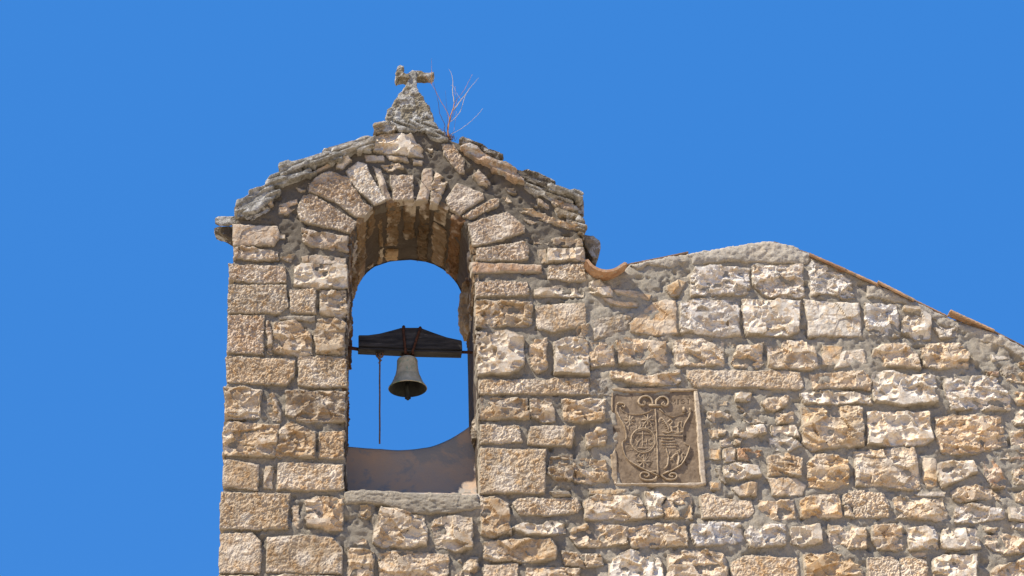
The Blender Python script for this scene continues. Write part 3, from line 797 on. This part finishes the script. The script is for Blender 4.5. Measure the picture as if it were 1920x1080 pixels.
# the open channel tile poking out beside the gable
def gutter():
    cx, cz = Pz(1136, 432, -.10); pts = []
    arc = smoothline([(1098, 487), (1108, 499), (1122, 507), (1138, 510), (1154, 507), (1166, 500), (1176, 493)], 5)
    outer = [Pz(u, v, -.10) for u, v in arc]; n = len(outer); bm = bmesh.new(); K = 12; R_ = []
    cen = np.mean(outer, axis=0)+np.array([0, .10])
    for k in range(K+1):
        y = -.10+.50*k/K; ro = []; ri = []
        for i, (x, z) in enumerate(outer):
            w = .002*math.sin(i*2.1+k*1.3); d = np.array([x, z])-cen; d /= np.linalg.norm(d)
            ro.append(bm.verts.new((x+d[0]*w, y, z+d[1]*w))); ri.append(bm.verts.new((x-d[0]*.018, y, z-d[1]*.018)))
        R_.append((ro, ri))
    for k in range(K):
        for i in range(n-1):
            bm.faces.new((R_[k][0][i], R_[k][0][i+1], R_[k+1][0][i+1], R_[k+1][0][i]))
            bm.faces.new((R_[k][1][i], R_[k+1][1][i], R_[k+1][1][i+1], R_[k][1][i+1]))
        for i in (0, n-1): bm.faces.new((R_[k][0][i], R_[k+1][0][i], R_[k+1][1][i], R_[k][1][i]))
    for k in (0, K):
        for i in range(n-1): bm.faces.new((R_[k][0][i], R_[k][0][i+1], R_[k][1][i+1], R_[k][1][i]))
    o = bm_obj('channel_tile', bm, M['terracotta'], wall); o['label'] = 'upturned orange clay channel tile poking out beside the bell gable'
gutter()
def slope_tile(u0, v0, u1, v1, y, r, mat, spread=150):
    barrel('roof_tile', P(u0, v0, y), P(u1, v1, y), r, .014, mat, wall, spread=spread)
for (u0, v0, u1, v1, y, r, m) in [
    (1240, 488, 1172, 501, .09, .026, 'old_tile'), (1290, 476, 1218, 491, .05, .020, 'old_tile'),
    (1516, 482, 1583, 510, -.005, .034, 'roof_clay'), (1572, 506, 1645, 538, .004, .032, 'roof_clay2'), (1643, 533, 1712, 567, -.006, .034, 'roof_clay2'),
    (1702, 562, 1775, 597, .03, .026, 'roof_clay'), (1779, 588, 1822, 607, -.012, .036, 'roof_clay2'), (1816, 604, 1862, 624, -.004, .032, 'roof_clay2'), (1855, 621, 1930, 659, .05, .022, 'old_tile'),
    (1450, 457, 1525, 481, .08, .020, 'old_tile'), (1925, 655, 2010, 699, .06, .03, 'roof_clay')]:
    slope_tile(u0, v0, u1, v1, y, r, M[m])
for i in range(7):      # the tiles behind, going back over the roof
    for j in range(3):
        u = 1530+i*80; v = 470+max(0, (u-1470))*.445-18
        a = Vector(P(u, 482+(u-1530)*.455, 0)); b = Vector(P(u+88, 482+(u+88-1530)*.455, 0))
        off = Vector((0, .22+.16*j, -.03)); barrel('roof_tile', a+off, b+off, .075, .014, M['roof_clay'], wall, seg=8)

# ------------------------------------------------------------ heraldic plaque
plaque = thing('relief_plaque', 'square carved stone plaque with a scrolled coat of arms set in the rubble wall', 'plaque', P(1235, 825, .02))
ZT = (1130, 710, 1031/210)
def zp(a, b): return Pz(ZT[0]+a/ZT[2], ZT[1]+b/ZT[2])
def stroke_h(strokes):
    """relief height from carved strokes: (points, half width m, height m)"""
    segs = []
    for pts, w, hh in strokes:
        W = [zp(*p) for p in pts]
        for p, q in zip(W[:-1], W[1:]): segs.append((p, q, w, hh))
    def f(a, b):
        h = np.zeros(a.shape)
        for (ax, ay), (bx, by), w, hh in segs:
            m = (a > min(ax, bx)-w) & (a < max(ax, bx)+w) & (b > min(ay, by)-w) & (b < max(ay, by)+w)
            if not m.any(): continue
            pa, pb = a[m], b[m]; ex, ey = bx-ax, by-ay
            t = np.clip(((pa-ax)*ex+(pb-ay)*ey)/max(ex*ex+ey*ey, 1e-12), 0, 1)
            d = np.hypot(pa-ax-t*ex, pb-ay-t*ey)/w
            k = hh*np.sqrt(np.clip(1-d*d, 0, 1))
            cur = h[m]; h[m] = np.where(np.abs(k) > np.abs(cur), k, cur)
        return h
    return f
mm = .001
def circ(cx, cy, r, n=22, a0=0, a1=360, ry=None):
    return [(cx+r*math.cos(math.radians(a0+(a1-a0)*i/n)), cy+(ry or r)*math.sin(math.radians(a0+(a1-a0)*i/n))) for i in range(n+1)]
def spiral(cx, cy, r0, r1, a0, a1, n=30):
    return [(cx+(r0+(r1-r0)*i/n)*math.cos(math.radians(a0+(a1-a0)*i/n)), cy+(r0+(r1-r0)*i/n)*math.sin(math.radians(a0+(a1-a0)*i/n))) for i in range(n+1)]
def star(cx, cy, r, n=8, w=4*mm, h=6*mm): return [([(cx, cy), (cx+r*math.cos(k*2*math.pi/n), cy+r*math.sin(k*2*math.pi/n))], w, h) for k in range(n)] + [([(cx-3, cy), (cx+3, cy)], 6*mm, 8*mm)]
# panel: background with cut letters
letters = []
def glyph(strokes, x, y, w, h, hw, d): return [([(x+px*w, y+py*h) for px, py in s], hw, d) for s in strokes]
GL = {'M': [[(0, 1), (.12, 0), (.5, .75), (.88, 0), (1, 1)]], 'I': [[(.5, 0), (.5, 1)], [(.2, 0), (.8, 0)], [(.2, 1), (.8, 1)]],
      'S': [[(.95, .15), (.6, 0), (.2, .1), (.1, .3), (.5, .5), (.9, .68), (.8, .92), (.4, 1), (.05, .85)]],
      'Y': [[(0, 0), (.5, .5), (1, 0)], [(.5, .5), (.3, 1)]], 'H': [[(0, 0), (0, 1)], [(1, 0), (1, 1)], [(0, .5), (1, .5)]]}
for ch, x, w in (('M', 632, 42), ('I', 690, 18), ('S', 727, 34), ('I', 783, 18)): letters += glyph(GL[ch], x, 192, w, 40, 2.4*mm, -5*mm)
pf = stroke_h(letters)
panel_poly = [zp(90, 118), zp(850, 118), zp(905, 955), zp(130, 965), zp(118, 620), zp(95, 500)]
sheet('panel', panel_poly, lambda a, b, d, s: -.004+pf(a, b)+.0016*fbm(a, b, a*0, 60, 4, 5)+.003*fbm(a, b, a*0, 9, 2, 6), M['plaque'], plaque, step=.0026, skirt=.05, jag=.002, smooth=True)
frame = [
 [(80, 92), (300, 78), (500, 84), (720, 92), (880, 96), (880, 122), (700, 124), (300, 124), (100, 122)],
 [(838, 118), (880, 112), (905, 300), (925, 560), (945, 800), (955, 975), (905, 990), (902, 945), (885, 800), (865, 500), (850, 300)],
 [(108, 940), (130, 960), (330, 962), (600, 962), (915, 955), (940, 985), (860, 996), (500, 990), (300, 985), (120, 985), (100, 965)],
 [(70, 700), (118, 640), (130, 700), (138, 960), (105, 975), (85, 900)],
 [(76, 130), (100, 128), (100, 300), (84, 290)],
]
for i, fr in enumerate(frame):
    pr = [.008, .013, .013, .004, .004][i]
    fm = M['relief_pale'] if i in (1, 2) else M['relief']  # right and bottom sides paler: sunlight on them put into the colour
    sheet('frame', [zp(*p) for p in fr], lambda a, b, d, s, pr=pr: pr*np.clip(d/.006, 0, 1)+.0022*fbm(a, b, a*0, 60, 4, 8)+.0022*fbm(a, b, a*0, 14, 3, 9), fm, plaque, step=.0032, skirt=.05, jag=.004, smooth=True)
shield_out = smoothline([(130, 230), (118, 290), (150, 360), (195, 440), (212, 520), (205, 560), (175, 590), (190, 680), (230, 750), (300, 800), (400, 850), (470, 880), (510, 895),
      (560, 880), (640, 850), (720, 800), (770, 730), (800, 650), (800, 615), (755, 590), (742, 520), (755, 430), (800, 350), (812, 300), (740, 325), (640, 350), (570, 320), (530, 280),
      (490, 272), (460, 282), (400, 315), (330, 328), (250, 325), (190, 300), (165, 268)], 4)
sh = []
B_ = 5.5*mm
sh.append(([(130, 232)]+smoothline([(125, 240), (120, 290), (150, 360), (195, 440), (212, 520), (205, 560), (175, 590), (190, 680), (230, 750), (300, 800), (400, 850), (480, 885), (505, 900)], 5), 9*mm, 10*mm))
sh.append((smoothline([(540, 895), (600, 862), (640, 850), (720, 800), (770, 730), (800, 650), (800, 615), (765, 595), (748, 520), (758, 430), (800, 350), (812, 300)], 5), 7.5*mm, 9*mm))
sh.append((smoothline([(165, 268), (190, 300), (250, 325), (330, 328), (400, 315), (460, 282)], 5), 5*mm, 9*mm))
sh.append((smoothline([(525, 285), (560, 312), (620, 345), (645, 352)], 5), 5*mm, 9*mm)); sh.append((smoothline([(645, 352), (720, 328), (812, 300)], 5), 5*mm, 8*mm))
sh.append(([(486, 285), (498, 520), (510, 890)], 3.4*mm, 8*mm)); sh.append(([(500, 522), (742, 530)], 3*mm, 6*mm))
for c in ((250, 384, 44), (415, 380, 50), (380, 762, 55)): sh += star(*c)
sh.append((circ(372, 570, 112), 4.6*mm, 7*mm)); sh.append((circ(372, 570, 98), 2.2*mm, 5*mm))
for k in range(14):
    a = math.radians(k*360/14+10); sh.append(([(372+126*math.cos(a), 570+126*math.sin(a)), (372+150*math.cos(a+.12), 570+150*math.sin(a+.12))], 2.4*mm, 4*mm))
sh += glyph(GL['Y'], 300, 560, 50, 55, 3*mm, 5*mm) + glyph(GL['H'], 368, 560, 38, 50, 3*mm, 5*mm) + glyph(GL['S'], 424, 560, 34, 52, 3*mm, 5*mm)
sh += [([(368, 490), (368, 612)], 2.8*mm, 5*mm), ([(300, 508), (440, 512)], 2.4*mm, 4.5*mm), ([(330, 640), (410, 640)], 3*mm, 4*mm)]
sh += [(smoothline([(345, 690), (335, 720), (380, 745), (402, 715), (398, 690)], 4), 3.4*mm, 6*mm), (smoothline([(240, 470), (235, 440), (262, 415)], 4), 3.2*mm, 5*mm),
       (smoothline([(345, 400), (350, 440), (330, 460)], 4), 3.6*mm, 6*mm), (smoothline([(400, 470), (395, 435), (420, 410)], 4), 3.2*mm, 5*mm), (smoothline([(460, 470), (450, 440), (440, 420)], 4), 3.2*mm, 5*mm)]
# upper right quarter: wing and leafy creature
sh += [(smoothline([(520, 400), (530, 372), (552, 368), (575, 400), (600, 440), (605, 480)], 4), 6*mm, 8*mm)]
for k in range(6): sh.append(([(535+k*11, 392+k*16), (560+k*9, 384+k*17)], 2.6*mm, 9*mm))
sh += [(smoothline([(605, 395), (625, 380), (640, 400), (620, 430), (650, 450), (690, 440), (700, 410), (730, 400), (722, 440), (740, 462)], 4), 4.6*mm, 8*mm),
       (smoothline([(555, 492), (600, 500), (640, 485), (680, 500), (730, 492)], 4), 4.4*mm, 8*mm), (smoothline([(630, 450), (640, 490)], 3), 6*mm, 8*mm), ([(690, 450), (700, 490)], 5*mm, 8*mm), ([(600, 515), (700, 512)], 3*mm, 6*mm)]
# lower right quarter: banded tree and rampant animal
for r, (xa, xb) in enumerate(((545, 655), (535, 670), (540, 690), (560, 680))):
    n = 4; y = 552+r*27
    for k in range(n): x = xa+(xb-xa)*(k+.5)/n; sh.append(([(x-11, y), (x+11, y+2)], 4*mm, 7*mm))
sh += [(smoothline([(585, 650), (600, 700), (605, 740), (595, 800), (570, 830)], 4), 4.6*mm, 7*mm), (smoothline([(600, 705), (620, 690), (622, 670)], 3), 3*mm, 6*mm),
       (smoothline([(640, 735), (660, 705), (690, 700), (700, 740), (690, 790)], 4), 6*mm, 9*mm), ([(685, 672), (712, 660), (705, 680)], 4.5*mm, 9*mm), ([(690, 672), (692, 705)], 4.5*mm, 8*mm),
       (smoothline([(700, 770), (690, 800)], 3), 4*mm, 8*mm), (smoothline([(655, 730), (640, 740), (628, 728)], 3), 3*mm, 7*mm), (smoothline([(712, 770), (735, 740), (728, 700), (745, 688), (758, 700)], 4), 3.4*mm, 7*mm), ([(620, 750), (650, 745), (660, 765)], 3*mm, 7*mm)]
sf = stroke_h(sh)
sfm = sf
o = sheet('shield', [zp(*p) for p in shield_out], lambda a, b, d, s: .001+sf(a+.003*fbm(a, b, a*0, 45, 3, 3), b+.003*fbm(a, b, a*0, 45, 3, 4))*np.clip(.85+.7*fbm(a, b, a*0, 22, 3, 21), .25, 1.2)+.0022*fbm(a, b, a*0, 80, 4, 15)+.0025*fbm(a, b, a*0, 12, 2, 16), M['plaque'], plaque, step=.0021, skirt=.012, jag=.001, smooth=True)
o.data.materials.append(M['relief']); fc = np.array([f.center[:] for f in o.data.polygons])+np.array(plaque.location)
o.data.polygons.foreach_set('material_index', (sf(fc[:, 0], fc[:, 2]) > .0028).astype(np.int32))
# volutes
def scroll(lines):
    bm = bmesh.new()
    for pts, r0, r1 in lines:
        W = [zp(*p) for p in pts]; tube_bm(bm, [(x, -.004, z) for x, z in W], r0, r1, 10)
    for v in bm.verts:
        c = v.co; k = np.array([c.x, c.y, c.z]); q = [float(.0032*fbm(k[0:1], k[1:2]*1.0, k[2:3], 60, 3, 5+t)[0]) for t in range(3)]
        v.co += Vector((q[0], q[1]+.001, q[2]))
    return bm_obj('scroll', bm, M['relief'], plaque, smooth=True)
scroll([(smoothline([(460, 240), (455, 200), (430, 170), (390, 162), (350, 178), (330, 210), (342, 240), (372, 245), (390, 225), (372, 212)], 5), 6*mm, 7*mm), ([(372, 228), (374, 230)], 9*mm, 9*mm)])
scroll([(smoothline([(490, 240), (497, 200), (530, 172), (565, 168), (598, 190), (606, 222), (590, 250), (558, 248), (545, 232), (562, 220)], 5), 6*mm, 7*mm), ([(562, 238), (575, 240)], 9*mm, 9*mm)])
scroll([([(425, 248), (480, 250), (530, 252)], 8*mm, 8*mm)])
scroll([(smoothline([(500, 905), (470, 930), (410, 938), (362, 925), (345, 895), (365, 868), (410, 868), (428, 890), (400, 908), (380, 895)], 5), 6*mm, 5*mm)])
scroll([(smoothline([(540, 888), (560, 910), (610, 932), (660, 925), (682, 900), (672, 878), (640, 872), (615, 885), (625, 905), (648, 902)], 5), 6*mm, 5*mm)])
scroll([(smoothline([(130, 240), (150, 226), (185, 228), (206, 245), (196, 262), (178, 255)], 5), 6*mm, 5*mm)])
scroll([([(748, 262), (746, 312)], 9*mm, 9*mm), ([(800, 272), (806, 305)], 5*mm, 5*mm)])
scroll([([(425, 862), (490, 850), (520, 905)], 5*mm, 5*mm)])

# ------------------------------------------------------------ bell on its wooden yoke
YB = .34
bell = thing('church_bell', 'small green bronze bell under a dark wooden headstock in the arched opening', 'bell', P(763, 640, YB))
def prism(name, px, y0, y1, mat, parent, bev=.004, smooth=False):
    bm = bmesh.new(); ym = (y0+y1)/2; pts = [Pz(u, v, y0) for u, v in px]
    f0 = [bm.verts.new((x, y0, z)) for x, z in pts]; f1 = [bm.verts.new((x, y1, z)) for x, z in pts]; n = len(pts)
    bm.faces.new(f0); bm.faces.new(f1[::-1])
    for i in range(n): bm.faces.new((f0[i], f1[i], f1[(i+1) % n], f0[(i+1) % n]))
    bmesh.ops.recalc_face_normals(bm, faces=bm.faces)
    if bev: bmesh.ops.bevel(bm, geom=bm.edges[:], offset=bev, segments=2, affect='EDGES')
    return bm_obj(name, bm, mat, parent, smooth)
prism('headstock', [(672, 628), (690, 628), (712, 625), (735, 619), (753, 614), (788, 614), (812, 623), (838, 632), (866, 638), (867, 656), (780, 654), (672, 649)], YB-.04, YB+.04, M['wood'], bell)
prism('headstock_board', [(671, 651), (780, 656), (866, 658), (866, 661), (780, 659), (671, 654)], YB-.043, YB+.038, M['wood'], bell, .0015)
def strap(u0, v0, u1, v1):
    bm = bmesh.new(); a = P(u0, v0, YB-.047); b = P(u1, v1, YB-.049)
    tube_bm(bm, [P(u0+2, v0-1, YB+.05), P(u0+1, v0-3, YB), P(u0, v0-2, YB-.043), a, b, P(u1+.5, v1+6, YB-.05), P(u1+1, v1+8, YB-.02)], .0085, .0085, 8)
    bm_obj('strap', bm, M['rust'], bell, True)
strap(756, 615, 760, 656); strap(787, 617, 774, 657)
def pin(u0, v0, u1, v1, r, m='rust'):
    bm = bmesh.new(); tube_bm(bm, [P(u0, v0, YB), P(u1, v1, YB)], r, r, 10); bm_obj('pivot', bm, M[m], bell, True)
pin(640, 650, 680, 656, .012); pin(858, 660, 892, 661, .010)
S1 = P(764, 700, YB)[0]; k_ = (P(800, 700, YB)[0]-P(764, 700, YB)[0])/36      # metres per pixel there
kz = (P(764, 690, YB)[2]-P(764, 700, YB)[2])/10
cx = P(764, 700, YB)[0]; zt = P(764, 672, YB)[2]; zbt = P(764, 729, YB)[2]; H = zt-zbt
prof = [(0, 1.0), (.22, 1.0), (.40, .995), (.50, .96), (.525, .93), (.52, .91), (.545, .90), (.54, .87), (.545, .80), (.56, .66), (.60, .52), (.655, .40), (.66, .385), (.68, .375), (.70, .355), (.74, .28), (.83, .17), (.92, .08), (1.0, .02), (1.01, 0.0), (.985, -.012),
        (.90, .04), (.80, .10), (.70, .19), (.62, .30), (.55, .42), (.50, .60), (.48, .80), (.40, .90), (0, .92)]
bm = bmesh.new(); RB = 36*k_; rings = []
for r, h in prof:
    seg = 64
    if r == 0: rings.append([bm.verts.new((cx, YB, zbt+h*H))])
    else: rings.append([bm.verts.new((cx+RB*r*math.cos(t*2*math.pi/seg), YB+RB*r*math.sin(t*2*math.pi/seg), zbt+h*H)) for t in range(seg)])
for A, B in zip(rings[:-1], rings[1:]):
    for t in range(64):
        a0, a1 = (A[t], A[(t+1) % 64]) if len(A) > 1 else (A[0], A[0]); b0, b1 = (B[t], B[(t+1) % 64]) if len(B) > 1 else (B[0], B[0])
        vs = []
        for v in (a0, a1, b1, b0):
            if v not in vs: vs.append(v)
        bm.faces.new(vs)
ob = bm_obj('bell_body', bm, M['bronze'], bell, True)
ob.data.materials.append(M['bell_inside'])
for f in ob.data.polygons:
    c = f.center; r = math.hypot(c.x, c.y)
    if Vector((c.x, c.y, 0)).dot(f.normal) < -1e-6 and c.z+bell.location.z < zbt+.9*H: f.material_index = 1
bm = bmesh.new(); tube_bm(bm, [(cx, YB, zt-.01), (cx, YB, zt+.045)], .014, .018, 10); tube_bm(bm, [(cx-.03, YB, zt+.035), (cx-.03, YB, zt+.008), (cx, YB, zt), (cx+.03, YB, zt+.008), (cx+.03, YB, zt+.035)], .008, .008, 8)
bm_obj('crown_loop', bm, M['rust'], bell, True)
bm = bmesh.new(); zc = P(764, 747, YB)[2]; tube_bm(bm, [(cx, YB, zt-.03), (cx, YB, zbt+.03)], .008, .010, 10)
tube_bm(bm, [(cx, YB, zbt+.04), (cx, YB, zbt+.01), (cx, YB, zbt-.02), (cx, YB, zc+.012), (cx, YB, zc)], .012, .020, 12)
tube_bm(bm, [(cx, YB, zc+.004), (cx, YB, zc-.012)], .020, .006, 12)
bm_obj('clapper', bm, M['bell_inside'], bell, True)
# pull rope
rope = thing('bell_rope', 'thin brown bell rope hanging from a ring left of the bell', 'rope', P(712, 830, YB))
bm = bmesh.new(); tube_bm(bm, [P(712+.15*math.sin(i*.9), 672+i*8, YB) for i in range(21)], .0052, .0052, 8); bm_obj('cord', bm, M['rope'], rope, True)
bm = bmesh.new()
tube_bm(bm, [P(712+7*math.cos(t)*.9, 665+6*math.sin(t), YB) for t in np.linspace(-2.6, 5.6, 16)],   .006, .006, 6)
tube_bm(bm, [P(709, 662, YB), P(713, 668, YB-.01), P(710, 673, YB-.005), P(715, 675, YB), P(710, 681, YB)], .010, .005, 6)
bm_obj('knot', bm, M['rope'], rope, True)
bm = bmesh.new(); tube_bm(bm, [P(711, 650, YB), P(711, 664, YB)], .004, .004, 6); tube_bm(bm, [P(711+5*math.cos(t), 663+5*math.sin(t), YB) for t in np.linspace(0, 6.28, 12)], .003, .003, 6)
bm_obj('ring', bm, M['rust'], rope, True)

# ------------------------------------------------------------ broken stone cross
YC = .12
cross = thing('stone_cross', 'weathered broken stone cross on a tapered base at the top of the gable', 'cross', P(770, 232, YC))
def cp(u, v): return (690+u/6, 100+v/6)
rock('base', [cp(*p) for p in ((210, 770), (205, 700), (222, 640), (262, 590), (310, 520), (370, 440), (405, 385), (430, 360), (545, 370), (560, 395), (600, 470), (650, 540), (685, 600), (700, 645), (735, 665), (740, 720), (735, 772))],
     YC-.02, YC+.22, M['slab'], cross, (.23, .20, .145, 1), vox=.007, amp=.012, freq=38, layers=0)
rock('shaft', [cp(*p) for p in ((415, 372), (440, 330), (452, 270), (460, 215), (500, 185), (540, 195), (548, 280), (545, 350), (552, 388), (480, 395))], YC-.015, YC+.06, M['slab'], cross, (.28, .27, .24, 1), vox=.006, amp=.006, freq=40)
# arms run obliquely: left one nearer, right one farther
def arm(px, y0, y1, c):
    rock('arm', [cp(*p) for p in px], y0, y1, M['slab'], cross, c, vox=.006, amp=.006, freq=40)
arm([(310, 300), (308, 205), (335, 150), (365, 124), (405, 140), (405, 160), (385, 180), (398, 208), (440, 222), (470, 212), (470, 268), (440, 280), (400, 262), (350, 262)], YC-.03, YC+.06, (.22, .185, .125, 1))
arm([(478, 205), (500, 184), (560, 195), (600, 192), (640, 212), (742, 210), (748, 235), (748, 258), (640, 262), (560, 260), (500, 270)], YC-.01, YC+.07, (.22, .185, .125, 1))

# ------------------------------------------------------------ dry weed beside it
weed = thing('dry_weed', 'dry leafless weed with thin reddish twigs growing from the gable top', 'dry plant', P(842, 262, .12))
def wp(u, v, y): return P(690+u/6, 100+v/6, y)
stems = [  # points, start radius mm, end radius mm, material, y drift
 ([(930, 975), (905, 920), (898, 840), (915, 770), (930, 700), (960, 620), (970, 560)], 6.5, 3.0, 'twig', 0),
 ([(970, 560), (962, 500), (952, 430), (955, 350), (950, 280), (935, 220), (910, 180)], 3.0, .8, 'twig_pale', -.02),
 ([(955, 640), (1000, 590), (1050, 520), (1100, 460), (1140, 400), (1190, 340), (1245, 275)], 3.4, .9, 'twig_pale', .02),
 ([(925, 770), (960, 745), (1000, 705), (1040, 650), (1060, 590), (1080, 520), (1100, 465), (1135, 410)], 2.2, 1.2, 'twig_pale', .03),
 ([(970, 560), (1000, 510), (1050, 460), (1100, 380), (1130, 320), (1175, 235)], 1.7, .8, 'twig', .05),
 ([(900, 900), (908, 820), (912, 720), (880, 640), (820, 540), (765, 430), (715, 345)], 3.0, 1.2, 'twig', -.05),
 ([(715, 345), (716, 270), (716, 200)], 2.4, 2.0, 'twig', -.05), ([(716, 200), (716, 120), (714, 60)], 1.0, .5, 'twig', -.05), ([(715, 345), (670, 300), (640, 250)], 2.2, 1.8, 'twig', -.05),
 ([(880, 900), (855, 860), (865, 810), (840, 750), (805, 670), (795, 580), (775, 480), (750, 380), (740, 330)], 2.6, .8, 'dark_tuft', -.06),
 ([(935, 910), (985, 885), (1060, 840), (1140, 780), (1210, 715), (1260, 660), (1290, 620)], 1.8, 1.0, 'twig_pale', .06),
 ([(915, 780), (950, 700), (990, 600), (995, 520), (980, 440), (985, 370)], 1.6, .6, 'twig', .01),
 ([(890, 900), (895, 760), (885, 600), (870, 420)], 1.3, .6, 'dark_tuft', -.02),
 ([(925, 930), (965, 870), (980, 760), (995, 650)], 1.2, .6, 'twig', .03),
 ([(1045, 520), (1000, 450), (960, 370), (930, 360)], 1.0, .6, 'twig_pale', .01),
 ([(785, 845), (770, 800)], 4.0, 3.5, 'dark_tuft', -.05), ([(770, 855), (800, 840), (860, 880), (870, 905)], 1.6, 1.2, 'dark_tuft', -.05)]
for pts, r0, r1, m, dy in stems:
    L_ = smoothline(pts, 4); n = len(L_); bm = bmesh.new()
    tube_bm(bm, [wp(u+1.6*math.sin(i*1.9), v, .12+dy*i/n) for i, (u, v) in enumerate(L_)], r0*mm, r1*.9*mm, 6)
    bm_obj('twig', bm, M[m], weed, True)
bm = bmesh.new()
for i in range(130):
    u = rnd.gauss(890, 34); v = rnd.uniform(945, 985); y = .12+rnd.uniform(-.05, .05)
    tube_bm(bm, [wp(u, v, y), wp(u+rnd.uniform(-14, 14), v-rnd.uniform(12, 60), y+rnd.uniform(-.02, .02))], 1.6*mm, .6*mm, 4)
o = bm_obj('root_tuft', bm, M['dark_tuft'], weed); o['kind'] = 'stuff'
